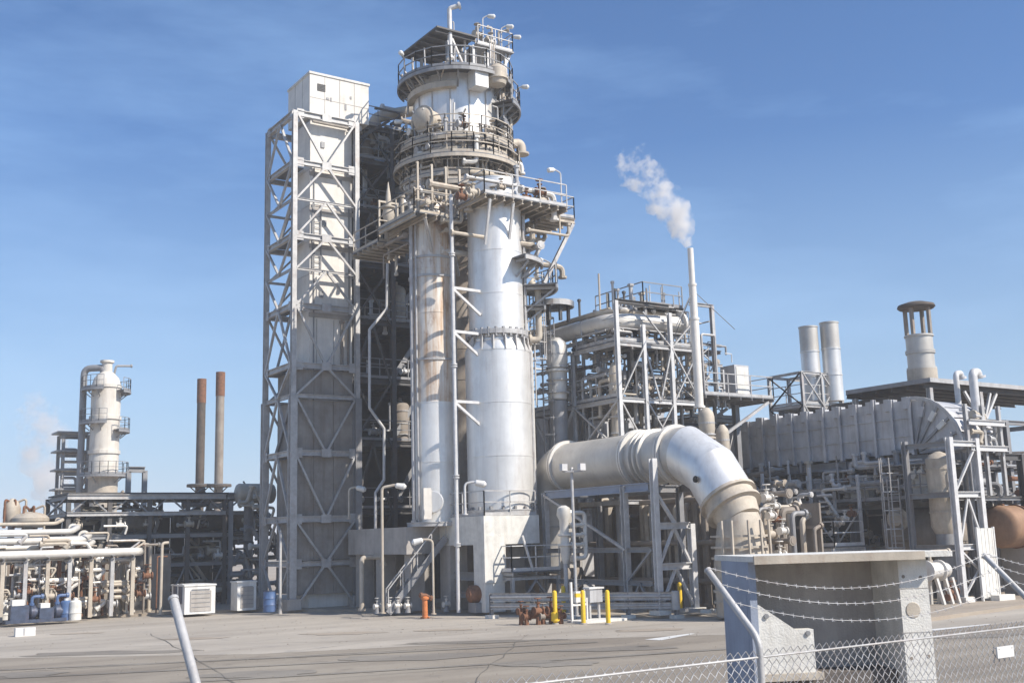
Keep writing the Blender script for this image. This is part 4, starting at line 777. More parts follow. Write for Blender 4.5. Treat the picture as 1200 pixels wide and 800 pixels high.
# framed support of the duct, posts front and back
T = thing('duct_support_frame', 'blue grey steel frame of posts and beams under the level run of the big duct', 'steel frame', (29.3, 36, PZ0))
fx = dx-1.5; fx2 = dx+1.5; zb_ = zc-rd_-.22
ys_ = [PX(640, 620, fx).y, PX(733, 620, fx).y, PX(764, 620, fx).y]
for yy in ys_[:2]:
    for xx in (fx, fx2): I(T, 'post', (xx, yy, PZ0), (xx, yy, zb_+.1), .24, GALV if xx == fx else GSTEEL, .24, (0, 1, 0))
    I(T, 'beam', (fx+.12, yy, zb_), (fx2-.12, yy, zb_), .2, GSTEEL, .3)
for z in (zb_, 2.6, 1.3):
    for a, c_ in zip(ys_, ys_[1:]):
        I(T, 'beam', (fx, a-.1, z), (fx, c_+.1, z), .2, BCONC if z == zb_ else GSTEEL, .34 if z == zb_ else .2)
        if z == zb_: I(T, 'beam', (fx2, a-.1, z), (fx2, c_+.1, z), .2, GSTEEL, .3)
brace_bay(T, (fx, ys_[0]), (fx, ys_[1]), 2.6, zb_, '\\', GALV, .12, (-.05, 0, 0)); brace_bay(T, (fx, ys_[1]), (fx, ys_[2]), 1.3, 2.6, '/', GSTEEL, .1, (-.05, 0, 0)); brace_bay(T, (fx, ys_[1]), (fx, ys_[2]), PZ0, 1.3, 'A', GSTEEL, .1, (-.05, 0, 0)); brace_bay(T, (fx, ys_[0]), (fx, ys_[1]), PZ0, 1.3, 'A', GSTEEL, .1, (-.05, 0, 0))
# white braced tower at the elbow
wy = ys_[2]-.25; wx = fx; wx2 = PY(811, 640, wy).x
T = thing('white_braced_trestle', 'bright white braced steel trestle under the elbow of the big duct', 'trestle', (wx, wy, PZ0))
WZ = lambda r: ZA(wx, wy, r)
I(T, 'post', (wx, wy, PZ0), (wx, wy, zc-.2), .24, WSTEEL, .24, (0, 1, 0)); I(T, 'post', (wx2, wy, PZ0), (wx2, wy, WZ(614)), .24, WSTEEL, .24, (0, 1, 0))
for r_ in (616, 664): I(T, 'beam', (wx+.12, wy, WZ(r_)), (wx2-.12, wy, WZ(r_)), .2, WSTEEL, .26)
brace_bay(T, (wx+.1, wy), (wx2-.1, wy), WZ(662), WZ(618), 'A', WSTEEL, .11); brace_bay(T, (wx+.1, wy), (wx2-.1, wy), WZ(710), WZ(666), 'A', WSTEEL, .11); B(T, 'brace', (wx+.1, wy, WZ(578)), (wx+1.0, wy, WZ(614)), .12, WSTEEL)
for xx in (wx, wx2): MB().box(xx-.3, xx+.3, wy-.3, wy+.3, PZ0, PZ0+.18).obj('footing', LCONC, T)
# clutter below the duct: vertical brown pipes, exchangers and a back wall
T = thing('shaded_exchanger_bank', 'bank of brown vertical tubes and headers standing in the shade under the big duct', 'heat exchanger', (33.2, 37, PZ0))
for k in range(26):
    yy = 30.2+k*.5+random.uniform(-.1, .1); xx = 33.4+random.uniform(-.5, .4); rr_ = random.choice((.07, .1, .14, .2)); tp = random.uniform(3.4, 5.4)
    pipe(T, [(xx, yy, PZ0), (xx, yy, tp), (xx+.8, yy, tp)], rr_, random.choice((BROWN, TAN, BROWN, GSTEEL, TAN)), 'tube', 8, bend=.25)
for z in (1.2, 2.8, 4.6): pipe(T, [(32.9, 29.9, z), (32.9, 43.4, z)], .12, BROWN, 'header', 10)
MB().box(34.3, 34.5, 33.5, 44.0, PZ0, 5.2).obj('back_wall', BROWN, T)
T = thing('white_gauge_column', 'white upright level gauge with stacked flanges left of the yellow bollards', 'gauge', (28.6, 36.3, PZ0))
q = P(662, 640, 46.5); gx, gy = q.x, q.y
za = ZA(gx, gy, 660); zb2 = ZA(gx, gy, 592)
MB().rev((gx, gy, za), (0, 0, 1), [(0, .1), (.3, .18), (.7, .2), (.72, .29), (.8, .29), (.81, .18), (1.1, .18), (1.12, .29), (1.2, .29), (1.21, .18), (zb2-za-.6, .2), (zb2-za-.4, .3), (zb2-za-.1, .26), (zb2-za, .1)], 20).obj('body', WHITEP, T)
MB().rev((gx, gy, PZ0), (0, 0, 1), [(0, .2), (.05, .2), (.06, .09), (za-PZ0, .09)], 12).obj('stem', GALV, T)
pipe(T, [(gx+.2, gy, zb2-.3), (gx+1.0, gy-.1, zb2-.3), (gx+1.0, gy-.1, za+.2), (gx+.3, gy, za+.2)], .09, WHITEP, 'loop_pipe', 8)
for k in range(3): pipe(T, [(gx+.2, gy-.05, za+.75+k*.4), (gx+1.0, gy-.05, za+.75+k*.4)], .08, WHITEP, 'branch_pipe', 8)
q = P(674, 690, 44.5); tall_lamp(673, 549, 44.5, (.05, 0, .02), 'tall thin pole with a cross bar lamp in front of the big duct', GALV, r=.06, head=False)
q = P(671, 552, 44.4); z = ZA(q.x, q.y, 552); t = thing('twin_floodlight', 'pair of small floodlights on the pole head in front of the duct', 'floodlight', (q.x, q.y, z)); MB().bar((q.x-.35, q.y+.25, z), (q.x+.35, q.y-.25, z), .06).obj('cross_bar', GALV, t)
for s_ in (-1, 1): MB().box(q.x+s_*.3-.13, q.x+s_*.3+.13, q.y-s_*.2-.1, q.y-s_*.2+.1, z+.03, z+.3).obj('lamp_head', WSTEEL, t)

# ------------------------------------------------------------------ right hand boiler casing on its steel rack
cx = 42.41; cy0, cy1 = 31.1, 45.0; ct, cb = 8.82, 6.42; cx2_ = cx+2.6
T = thing('ribbed_boiler_casing', 'blue grey ribbed steel casing with quarter round end high on the right rack', 'boiler casing', (cx, cy0, cb))
nb = 14; st = (cy1-cy0)/nb
for k in range(nb):
    ya, yb = cy0+k*st, cy0+(k+1)*st; dz_ = -.10*(k > 9) - .14*(k > 11)
    for j in range(3):
        za, zb = cb+(ct-cb)*j/3, cb+(ct-cb)*(j+1)/3
        MB().box(cx+.02+random.uniform(-.008, .008), cx+.10, ya+.05, yb-.05, za+.02, zb-.02+(dz_ if j == 2 else 0)).obj('panel', CLAD, T)
    MB().box(cx+.11, cx2_, ya+.001, yb-.001, cb+.02, ct-.05+dz_).obj('casing_core', CLAD, T)
    h = ct + .10 + (.10 if k in (2, 5, 8) else 0) + dz_
    I(T, 'rib', (cx-.05, ya, cb-.08), (cx-.05, ya, h), .14, CLAD, .2, (1, 0, 0))
    MB().box(cx-.15, cx+.5, ya+.08, ya+.36, ct-.42+dz_, ct+.12+dz_).obj('rib_cap', CLAD, T)
for z in (cb+(ct-cb)/3, cb+2*(ct-cb)/3): B(T, 'stringer', (cx-.02, cy0, z), (cx-.02, cy1, z), .05, CLAD, .06)
# quarter round end: fan of wedge panels between radial ribs
qr = ct-cb; nq = 5
for k in range(nq):
    a0, a1 = R(90*k/nq+1), R(90*(k+1)/nq-1); b = MB(); pts = [(cy0-.02-math.sin(a)*r_, cb+math.cos(a)*r_) for r_, a in ((.25, a0), (qr-.05, a0), (qr-.05, (a0+a1)/2), (qr-.05, a1), (.25, a1))]
    n = len(pts); b.add([(cx+.02, y, z) for y, z in pts]+[(cx2_, y, z) for y, z in pts], [tuple(range(n))]+[tuple(range(2*n-1, n-1, -1))]+[(i, n+i, n+(i+1) % n, (i+1) % n) for i in range(n)]); b.obj('fan_panel', CLAD, T)
for k in range(nq+1):
    a = R(90*k/nq); B(T, 'radial_rib', (cx-.04, cy0-math.sin(a)*.3, cb+math.cos(a)*.3), (cx-.04, cy0-math.sin(a)*(qr+.08), cb+math.cos(a)*(qr+.08)), .10, GSTEEL, .12, (1, 0, 0))
    if 0 < k < nq: MB().bar((cx-.08, cy0-math.sin(a)*(qr-.75), cb+math.cos(a)*(qr-.75)), (cx-.08, cy0-math.sin(a)*(qr-.3), cb+math.cos(a)*(qr-.3)), .22, .12, (1, 0, 0)).obj('fan_gusset', LCONC if k in (2, 3) else CLAD, T)  # middle two gussets have sunlight painted in as a paler material
pr = None
b = MB()
for k in range(11):
    a = R(9*k); q = (cx-.06, cy0-math.sin(a)*(qr+.04), cb+math.cos(a)*(qr+.04))
    if pr: b.bar(pr, q, .16, .10, (1, 0, 0))
    pr = q
b.obj('rim_band', GALV, T)
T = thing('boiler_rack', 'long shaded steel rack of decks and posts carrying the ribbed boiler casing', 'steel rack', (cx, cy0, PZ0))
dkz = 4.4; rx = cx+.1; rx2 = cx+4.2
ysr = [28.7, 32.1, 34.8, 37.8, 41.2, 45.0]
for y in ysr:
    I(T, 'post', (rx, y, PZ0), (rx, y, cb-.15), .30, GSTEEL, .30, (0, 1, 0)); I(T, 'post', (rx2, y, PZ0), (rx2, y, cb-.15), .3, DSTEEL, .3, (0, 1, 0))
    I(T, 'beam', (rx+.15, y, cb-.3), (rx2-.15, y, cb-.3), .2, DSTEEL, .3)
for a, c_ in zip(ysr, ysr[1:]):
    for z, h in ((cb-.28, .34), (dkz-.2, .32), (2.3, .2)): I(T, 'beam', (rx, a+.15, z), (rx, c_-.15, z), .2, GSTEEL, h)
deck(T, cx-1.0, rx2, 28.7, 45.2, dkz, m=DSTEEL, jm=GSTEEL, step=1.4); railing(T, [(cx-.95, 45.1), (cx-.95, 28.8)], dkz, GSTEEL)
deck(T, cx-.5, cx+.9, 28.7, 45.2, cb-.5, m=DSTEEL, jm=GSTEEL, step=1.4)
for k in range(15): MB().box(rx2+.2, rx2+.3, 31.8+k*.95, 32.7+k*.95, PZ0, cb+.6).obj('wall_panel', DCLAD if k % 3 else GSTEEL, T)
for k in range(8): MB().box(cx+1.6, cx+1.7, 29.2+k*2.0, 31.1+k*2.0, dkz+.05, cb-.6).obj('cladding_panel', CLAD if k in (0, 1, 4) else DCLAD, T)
for k in range(230):
    up = random.random() < .6; z = random.uniform(dkz+.15, cb-.2) if up else random.uniform(.4, dkz-.4); yy = random.uniform(29, 44.5); xx = random.uniform(cx-1.3, cx+1.2) if up else random.uniform(cx+.3, cx+2.8); L_ = random.uniform(.4, 2.2); rd = random.choice((.04, .06, .09, .13))
    dv = V(random.choice(((0, 1, 0), (0, 1, 0), (1, 0, 0)))); zl = (dkz+.1, cb+.2) if up else (.2, dkz-.1); z2 = min(max(z+random.choice((-1, 1))*random.uniform(.3, 1.6), zl[0]), zl[1])
    p0 = V((xx, yy, z)); p1_ = p0+dv*L_; pipe(T, [p0, p1_, (p1_.x, p1_.y, z2)], rd, random.choice((GSTEEL, GALV, TAN, BROWN, WSTEEL, GALV)), 'pipe', 8)
for k in range(40): up = k % 2; valve(T, (cx+random.uniform(-.8, .6), random.uniform(29.2, 44), (dkz+random.uniform(.3, 1.2)) if up else random.uniform(.6, 3.4)), random.uniform(.2, .4), random.choice((TAN, GALV, DSTEEL, WHITEP, RUST)))
for yy, h in ((30.3, .8), (33.5, 1.0), (36.2, .7), (39, .9), (42.5, .8)): MB().box(cx-.4, cx+.25, yy, yy+h, dkz+.001, dkz+1.2).obj('instrument_box', random.choice((GSTEEL, CLAD, LCONC)), T)
q = P(1066, 640, 49.5)
T2 = thing('grey_caged_ladder', 'grey caged ladder climbing the front of the boiler rack', 'ladder', (cx-1.2, 32.0, PZ0)); ladder(T2, (cx-1.2, 31.5, PZ0), dkz+.9, (0, 1, 0), GALV, w=.6, out=(-1, 0, 0))
T2 = thing('brown_hopper_vessel', 'brown grey vessel with sloping bottom under the right end of the boiler rack deck', 'vessel', (cx+.6, 30.4, PZ0))
MB().rev((cx+.9, 33.1, 2.9), (0, -1, 0), [(-.3, .1), (-.2, .7), (0, 1.05), (.3, 1.2), (2.9, 1.2), (3.2, 1.05), (3.4, .7), (3.5, .1)], 26).obj('shell', BROWN, T2); MB().box(cx+.3, cx+1.5, 30.4, 30.8, PZ0, 2.1).obj('saddle', CONC, T2); MB().box(cx+.3, cx+1.5, 32.3, 32.7, PZ0, 2.1).obj('saddle', CONC, T2)
q = PX(1055, 608, cx-.6)
T2 = thing('tan_flanged_gearbox', 'tan round flanged gearbox beside the caged ladder on the boiler rack', 'machine', tuple(q)); MB().rev(q, (-1, -.2, 0), [(0, .3), (.1, .3), (.11, .5), (.25, .5), (.26, .35), (.5, .3), (.55, .15)], 18).obj('body', TAN, T2); MB().box(q.x-.3, q.x+.2, q.y-.3, q.y+.3, q.z-.9, q.z-.35).obj('sump', BROWN, T2)
# white end frame with the tan vessel inside
ye = 28.3; ex0 = PY(1120, 600, ye).x; ex1 = PY(1151, 600, ye).x; EZ = lambda r: ZA(ex0, ye, r)
T2 = thing('white_end_frame', 'pale two post frame at the near rack end enclosing a tan tank', 'steel frame', (ex0, ye, PZ0))
for x in (ex0, ex1): I(T2, 'post', (x, ye, PZ0), (x, ye, EZ(512)), .24, WSTEEL, .24, (0, 1, 0)); MB().box(x-.3, x+.3, ye-.3, ye+.3, PZ0, PZ0+.2).obj('footing', LCONC, T2); I(T2, 'post', (x, ye+2.2, PZ0), (x, ye+2.2, EZ(512)), .22, GSTEEL, .22, (0, 1, 0))
for r_ in (519, 579, 641): I(T2, 'beam', (ex0+.12, ye, EZ(r_)), (ex1-.12, ye, EZ(r_)), .2, WSTEEL, .24); I(T2, 'beam', (ex0, ye+.12, EZ(r_)), (ex0, ye+2.1, EZ(r_)), .18, GSTEEL, .22)
brace_bay(T2, (ex0+.1, ye), (ex1-.1, ye), EZ(576), EZ(523), '/', WSTEEL, .10); brace_bay(T2, (ex0+.1, ye), (ex1-.1, ye), EZ(640), EZ(582), 'A', WSTEEL, .09); brace_bay(T2, (ex0+.1, ye), (ex0+1.2, ye), EZ(668), EZ(645), '\\', WSTEEL, .09); brace_bay(T2, (ex0+.1, ye), (ex0+1.2, ye), EZ(698), EZ(669), '/', WSTEEL, .09)
T3 = thing('tan_upright_tank', 'tan banded upright tank enclosed by the pale frame at the near end of the rack', 'tank', (ex0+.8, ye+1.1, PZ0)); vc = (ex0+.75, ye+1.1)
MB().rev((*vc, PZ0), (0, 0, 1), [(0, .4), (EZ(625), .4)], 18).obj('skirt', GSTEEL, T3); MB().rev((*vc, EZ(625)), (0, 0, 1), [(0, .4), (.3, .55), (EZ(535)-EZ(625), .55), (EZ(530)-EZ(625), .4), (EZ(526)-EZ(625), .1)], 22).obj('shell', TAN, T3)
for r_ in (548, 575, 600): MB().ring(vc, .55, .59, EZ(r_), EZ(r_)+.08, n=20).obj('band', TAN, T3)
a = P(1158, 662, 47.0); pz = PR(a)
T2 = thing('ribbed_translucent_panel', 'tall pale grey framed panel leaning at the foot of the pale end frame', 'panel', (a.x, a.y, PZ0)); ph = ZA(a.x, a.y, 617); 
pw = .95
for s_, (xa, xb) in enumerate(((-.5, -.44), (.44, .5))): MB().box(a.x+xa*pw*1.3, a.x+xb*pw*1.3, a.y-.05, a.y+.05, PZ0, ph).obj('frame_rail', WPAINT, T2)
for k in range(9): MB().box(a.x-.55+k*.122, a.x-.55+k*.122+.112, a.y-.03+.01*(k % 2), a.y+.03, PZ0+.1, ph-.05).obj('rib_strip', LCONC, T2)
MB().box(a.x-.6, a.x+.6, a.y-.055, a.y-.031, (PZ0+ph)/2+.25, (PZ0+ph)/2+.32).obj('cross_rail', WPAINT, T2); MB().box(a.x-.2, a.x+.9, a.y-.5, a.y-.1, PZ0, PZ0+.22).obj('kerb_block', LCONC, T2)
# rusty horizontal drum at the far right and smaller pieces round it
q = P(1168, 617, 49.0); hr_ = 24/1300*50
T2 = thing('rusty_horizontal_drum', 'large rust brown horizontal drum running out of view at the far right', 'drum', (q.x, q.y, PZ0)); drum(T2, q+V((.2, 0, 0)), (1, .1, 0), 7.5, hr_, RUSTV)
for k in range(4): MB().rev(q+V((1.4+k*1.8, .06+.18*k, 0)), (1, .1, 0), [(0, hr_), (.01, hr_+.04), (.12, hr_+.04), (.13, hr_)], 24, caps=False).obj('band', RUST, T2)
for k in (1.5, 6): MB().box(q.x+k, q.x+k+.4, q.y-.7, q.y+.9, PZ0, q.z-hr_*.7).obj('saddle', CONC, T2)
T2 = thing('far_right_rack', 'dark steel rack with pipes above the rusty drum at the far right', 'steel rack', (q.x+1, q.y+2.5, PZ0))
fz = [ZA(q.x+3, q.y+2, r) for r in (575, 545, 495)]
frame(T2, [q.x+1.0, q.x+4.0, q.x+8], [q.y+1.6, q.y+5], fz, GSTEEL, .24)
for k in range(34): xx = q.x+random.uniform(.6, 6.5); z = random.uniform(fz[0]-1, fz[2]); pipe(T2, [(xx, q.y+random.uniform(1.2, 3), z), (xx+random.uniform(.5, 2), q.y+1.4, z), (xx+1, q.y+1.4, z+random.uniform(-1.2, 1.2))], random.choice((.05, .08, .12)), random.choice((GSTEEL, GALV, DSTEEL, TAN, RUST)), 'pipe', 8)
for k in range(5): MB().box(q.x+1+k*1.5, q.x+2.45+k*1.5, q.y+5.2, q.y+5.3, PZ0, fz[2]).obj('wall_panel', (GSTEEL, CLAD, DCLAD)[k % 3], T2)
lone_pipe('rust brown line passing just above the rusty drum', [(q.x+1.5, q.y+.3, ZA(q.x+2, q.y, 560)), (q.x+8, q.y+.6, ZA(q.x+2, q.y, 560))], .11, RUST, 'header_pipe'); 
# shed roof with ventilator stack
q = P(1090, 447, 55); rzz = q.z; far = PX(1000, 471, q.x)
T = thing('dark_shed_roof', 'dark flat shed roof on posts rising behind the ribbed casing', 'roof', (q.x, q.y, PZ0))
MB().box(q.x, q.x+14, q.y, far.y+.4, rzz, rzz+.12).obj('roof_sheet', DSTEEL, T); MB().box(q.x-.06, q.x+14, q.y-.06, q.y-.002, rzz-.02, rzz+.2).obj('fascia', GALV, T); MB().box(q.x-.06, q.x-.002, q.y, far.y+.4, rzz-.02, rzz+.2).obj('fascia', GSTEEL, T)
for k in range(6): I(T, 'purlin', (q.x, q.y+.4+k*(far.y-q.y)/5, rzz-.13), (q.x+14, q.y+.4+k*(far.y-q.y)/5, rzz-.13), .14, DSTEEL, .24)
for xx in (.3, 4.5, 9): 
    for yy in (q.y+.3, far.y+.1): I(T, 'post', (q.x+xx, yy, PZ0), (q.x+xx, yy, rzz-.26), .24, GALV, .24, (0, 1, 0))
for k in range(3): B(T, 'brace', (q.x+4.5, q.y+.25, rzz-2.0), (q.x+4.5+(-1, 1, .6)[k]*1.4, q.y+.25, rzz-.3), .13, WSTEEL)
for k in range(7): MB().box(q.x+1.0, q.x+1.1, q.y+2+k*1.3, q.y+3.25+k*1.3, 6, rzz-.3).obj('wall_panel', DCLAD, T)
vs_ = P(1080, 430, 56.5); b0, b1 = rzz+.125, ZA(vs_.x, vs_.y, 393); tb = ZA(vs_.x, vs_.y, 362); rv_ = 15/1300*58
T = thing('capped_ventilator_stack', 'stout banded stack with open lantern and flat cap on the shed roof', 'stack', (vs_.x, vs_.y, b0))
MB().rev((vs_.x, vs_.y, b0), (0, 0, 1), [(0, rv_*1.12), (.7, rv_*1.12), (.72, rv_)], 28).obj('base', TAN, T)
hh = (b1-b0-.7)/2
for k in range(2): MB().rev((vs_.x, vs_.y, b0+.7+k*hh), (0, 0, 1), [(0, rv_+.07), (.1, rv_+.07), (.11, rv_), (hh-.1, rv_), (hh-.09, rv_+.06), (hh-.002, rv_+.06)], 28).obj('stack_section', DUCT, T)
for k in range(4): g = R(90*k+12); MB().bar((vs_.x+rv_*.93*math.cos(g), vs_.y+rv_*.93*math.sin(g), b1), (vs_.x+rv_*.93*math.cos(g), vs_.y+rv_*.93*math.sin(g), tb), .16).obj('lantern_post', BROWN, T)
MB().rev((vs_.x, vs_.y, tb), (0, 0, 1), [(0, rv_*1.3), (.08, rv_*1.42), (.2, rv_*1.35), (.34, rv_*.7), (.38, .05)], 28).obj('cap', SOOT, T)
# goosenecks
for px, py0, D_, lab in ((1124, 437, 50.5, 'left slimmer gooseneck vent pipe right of the capped stack'), (1144, 436, 49.5, 'thicker gooseneck vent pipe rising from the near end of the rack')):
    q = P(px, 480, D_); zt_ = ZA(q.x, q.y, py0); rr_ = .13 if px < 1130 else .19
    lone_pipe(lab, [(q.x, q.y, 6), (q.x, q.y, zt_), (q.x+.55, q.y+.1, zt_+.05), (q.x+.6, q.y+.1, zt_-.25)], rr_, WSTEEL, 'gooseneck_pipe', n=12, bend=.35)
T = thing('vent_pipe_stand', 'pale steel stand and valves holding the two gooseneck vent pipes', 'steel stand', (cx, 27.9, cb))
for k in range(12): xx, yy = cx+random.uniform(.2, 2.4), random.uniform(28.4, 29.4); z = cb+random.uniform(.1, 1.8); pipe(T, [(xx, yy, z), (xx+random.uniform(.4, 1), yy, z), (xx+.6, yy, z-random.uniform(.3, .9))], random.choice((.06, .09, .13)), random.choice((WSTEEL, TAN, GALV)), 'pipe', 8)
for z in (cb, cb+1.1): I(T, 'beam', (cx, 28.3, z), (cx+2.6, 28.3, z), .16, WSTEEL, .24)
for xx in (cx+.1, cx+1.3, cx+2.5): I(T, 'post', (cx*0+xx, 28.5, cb-2), (xx, 28.5, cb+1.9), .16, GALV, .16, (0, 1, 0))
# twin stacks in a braced cradle
q = P(951, 440, 62); q2 = P(976, 440, 62)
for i, (qq, top) in enumerate(((q, 383), (q2, 378))):
    zb2, zt_ = ZA(qq.x, qq.y, 470), ZA(qq.x, qq.y, top); rr_ = 10.5/1300*64
    t = thing('twin_flue', ('left grey flue of the pair in the braced cradle, shaded by its neighbour', 'right bright flue of the pair in the braced cradle')[i], 'flue', (qq.x, qq.y, zb2), 'paired flues in the braced cradle')
    for k in range(3): h = (zt_-zb2)/3; MB().rev((qq.x, qq.y, zb2+h*k), (0, 0, 1), [(0, rr_), (h-.08, rr_), (h-.07, rr_+.03), (h-.002, rr_+.03), (h-.001, rr_*.92)], 26).obj('flue_section', ALU if k < 2 else DUCT, t)
T = thing('flue_cradle', 'galvanised braced steel cradle holding the two flues above the casing', 'steel frame', (q.x, q.y, PZ0)); xa, xb = P(930, 450, 61).x, P(930, 450, 61).x+3.2; ya_ = P(930, 450, 61).y-.6
crs = [ZA(xa, ya_, r) for r in (520, 475, 436)]
frame(T, [xa, xa+1.6, xb], [ya_, ya_+2.4], crs, GALV, .16)
for a, c_ in ((xa, xa+1.6), (xa+1.6, xb)):
    for z0_, z1_ in zip(crs, crs[1:]): brace_bay(T, (a, ya_), (c_, ya_), z0_, z1_, 'X', GALV, .08, (0, -.05, 0)); brace_bay(T, (xa, ya_), (xa, ya_+2.4), z0_, z1_, 'X', GALV, .08, (-.05, 0, 0))
deck(T, xa, xb, ya_, ya_+2.4, crs[1]+.12, jm=GALV); railing(T, [(xa, ya_+2.4), (xa, ya_), (xb, ya_)], crs[1]+.12, GALV)
T = thing('stepped_pipe_gallery', 'open gallery of thin posts and pipes between the pipe frame and the ribbed casing', 'steel frame', (39.5, 41.5, PZ0))
for k, (xx, yy, t_) in enumerate(((38.6, 41.2, 10.8), (40.0, 41.0, 10.0), (41.4, 40.8, 9.4), (38.6, 44.4, 10.6), (40.0, 44.2, 9.8), (41.4, 44.0, 9.3))):
    I(T, 'post', (xx, yy, PZ0), (xx, yy, t_), .15, GALV, .15, (0, 1, 0))
for z in (4.5, 7.0, 8.8):
    for yy in (41.0, 44.2): I(T, 'beam', (38.5, yy, z), (41.5, yy, z), .1, GALV, .16)
    for xx in (38.6, 40.0, 41.4): I(T, 'beam', (xx, 41.1, z), (xx, 44.1, z), .1, GALV, .16)
deck(T, 38.4, 41.6, 41.0, 44.3, 8.95, jm=GALV); railing(T, [(38.4, 44.2), (38.4, 41.05), (41.6, 41.05)], 8.95, GALV)
for a, c_, k_ in ((38.6, 40.0, 'X'), (40.0, 41.4, 'V')): brace_bay(T, (a, 40.95), (c_, 40.95), 7.0, 8.8, k_, GALV, .06); brace_bay(T, (a, 40.95), (c_, 40.95), 4.5, 7.0, 'A', GALV, .06)
for k in range(50):
    z = random.uniform(3, 10.2); xx = random.uniform(38.4, 41); yy = random.uniform(40.9, 43); pipe(T, [(xx, yy, z), (xx+random.uniform(.3, 1.4), yy, z), (xx+.6, yy, z-random.uniform(.4, 1.8))], random.choice((.03, .05, .08, .12)), random.choice((WSTEEL, TAN, GALV, GSTEEL)), 'pipe', 8)
# stretch of rack and ducts filling in between pipe frame and casing, px 840-905
T = thing('far_casing_annex', 'lower blue grey duct and framing beyond the far end of the ribbed casing', 'duct', (cx, 46, cb))
for k in range(6): MB().box(cx+.1, cx+3, 45.4+k*1.1, 46.45+k*1.1, cb+.1, ct-.45-.06*(k % 2)).obj('panel', CLAD, T); I(T, 'rib', (cx+.02, 45.4+k*1.1, cb), (cx+.02, 45.4+k*1.1, ct-.3), .14, GSTEEL, .18, (1, 0, 0))
for yy in (46, 49, 52): I(T, 'post', (cx+.2, yy, PZ0), (cx+.2, yy, cb+.09), .26, GSTEEL, .26, (0, 1, 0))
for k in range(7): MB().box(cx+2.6, cx+2.7, 45.2+k*1.2, 46.35+k*1.2, PZ0, cb).obj('wall_panel', DCLAD, T)
for k in range(40): yy = random.uniform(41, 52); z = random.uniform(1, cb); xx = cx-random.uniform(-.5, 3); pipe(T, [(xx, yy, z), (xx, yy+random.uniform(.5, 2), z), (xx+.3, yy+1, z+random.uniform(-1.3, 1.3))], random.choice((.05, .08, .13)), random.choice((GSTEEL, GALV, TAN, BROWN, DSTEEL)), 'pipe', 8)
T = thing('pale_railed_walkway', 'pale railed walkway on thin posts in front of the middle of the boiler rack', 'walkway', (cx-3, 36, PZ0)); wz = 2.45; wx0, wx1 = cx-3.4, cx-1.4
frame(T, [wx0, wx1], [33.2, 36.0, 39.0, 42.0], [wz-.15], WSTEEL, .13, base=PZ0); deck(T, wx0, wx1, 33.1, 42.1, wz, jm=GALV, step=1.2); railing(T, [(wx0+.05, 42), (wx0+.05, 33.15), (wx1, 33.15)], wz, WSTEEL)
for k, yy in enumerate((33.2, 34.6, 36.0, 37.6, 39.0, 40.6)): I(T, 'tall_post', (wx1+.1, yy+.1, PZ0), (wx1+.1, yy+.1, (5.6, 4.9, 6.1, 5.2, 6.0, 5.0)[k]), .12, (WSTEEL, GALV)[k % 2], .12, (0, 1, 0))
for z in (4.0, 5.0): I(T, 'beam', (wx1+.1, 33.2, z), (wx1+.1, 40.7, z), .1, GALV, .14)
for a, c_ in ((33.3, 36.1), (36.1, 39.1)): brace_bay(T, (wx1+.05, a), (wx1+.05, c_), wz, 4.0, 'V', WSTEEL, .07)
for k in range(70):
    z = random.uniform(wz+.1, 5.4) if k % 3 else random.uniform(.3, wz-.3); yy = random.uniform(33.2, 41.5); xx = random.uniform(wx0+.3, wx1+.3); pipe(T, [(xx, yy, z), (xx, yy+random.uniform(.3, 1.6), z), (xx, yy+.5, max(.2, z+random.uniform(-1.6, .6)))], random.choice((.03, .05, .08, .12)), random.choice((WSTEEL, TAN, GALV, WHITEP, GSTEEL)), 'pipe', 8)
for k in range(18): valve(T, (random.uniform(wx0+.2, wx1), random.uniform(33.4, 41.5), wz+random.uniform(.3, 1.6)), random.uniform(.16, .3), random.choice((TAN, WHITEP, GALV, RUST)))
# white pump with its mount behind the trench box
q = P(1098, 668, 45.5)
T = thing('white_horizontal_pump', 'white horizontal pump on splayed legs with a rusty base right of the concrete box', 'pump', (q.x, q.y, PZ0))
pz_ = ZA(q.x, q.y, 668)
MB().rev((q.x-.75, q.y, pz_), (1, 0, 0), [(0, .2), (.02, .42), (.1, .42), (.12, .33), (.8, .33), (.82, .42), (.92, .42), (.93, .25), (1.3, .3), (1.5, .18)], 20).obj('casing', WHITEP, T)
for xx in (-.3, .25, .7): B(T, 'leg', (q.x+xx, q.y-.15, pz_-.3), (q.x+xx+.15, q.y-.3, PZ0), .12, WHITEP); B(T, 'leg', (q.x+xx, q.y+.15, pz_-.3), (q.x+xx+.15, q.y+.3, PZ0), .12, WHITEP)
for k in range(4): valve(T, (q.x+.4+.25*k, q.y-.2+.1*k, PZ0+.25+.2*(k % 2)), .3, RUST)
pipe(T, [(q.x-.4, q.y, pz_+.3), (q.x-.4, q.y, pz_+.75), (q.x+.9, q.y, pz_+.75)], .07, TAN, 'pipe', 8)
# filler bank behind the receiving vessel px 830-920
T = thing('brown_lagged_bank', 'brown lagged tubes and casing panels in shade behind the receiving vessel', 'heat exchanger', (37, 31.5, PZ0))
for k in range(6): MB().box(36.9, 37.0, 32.0+k*1.0, 32.97+k*1.0, PZ0, 4.3).obj('casing_panel', DCLAD if k % 2 else BROWN, T)
for k in range(9): pipe(T, [(36.5, 32+k*.62, PZ0), (36.5, 32+k*.62, 3.2+.2*(k*7 % 5)), (37, 32+k*.62, 3.4+.2*(k*7 % 5))], random.choice((.08, .12, .18)), random.choice((BROWN, TAN)), 'tube', 8)
for z in (1.4, 3.3): B(T, 'girt', (36.7, 32, z), (36.7, 38, z), .12, BROWN)

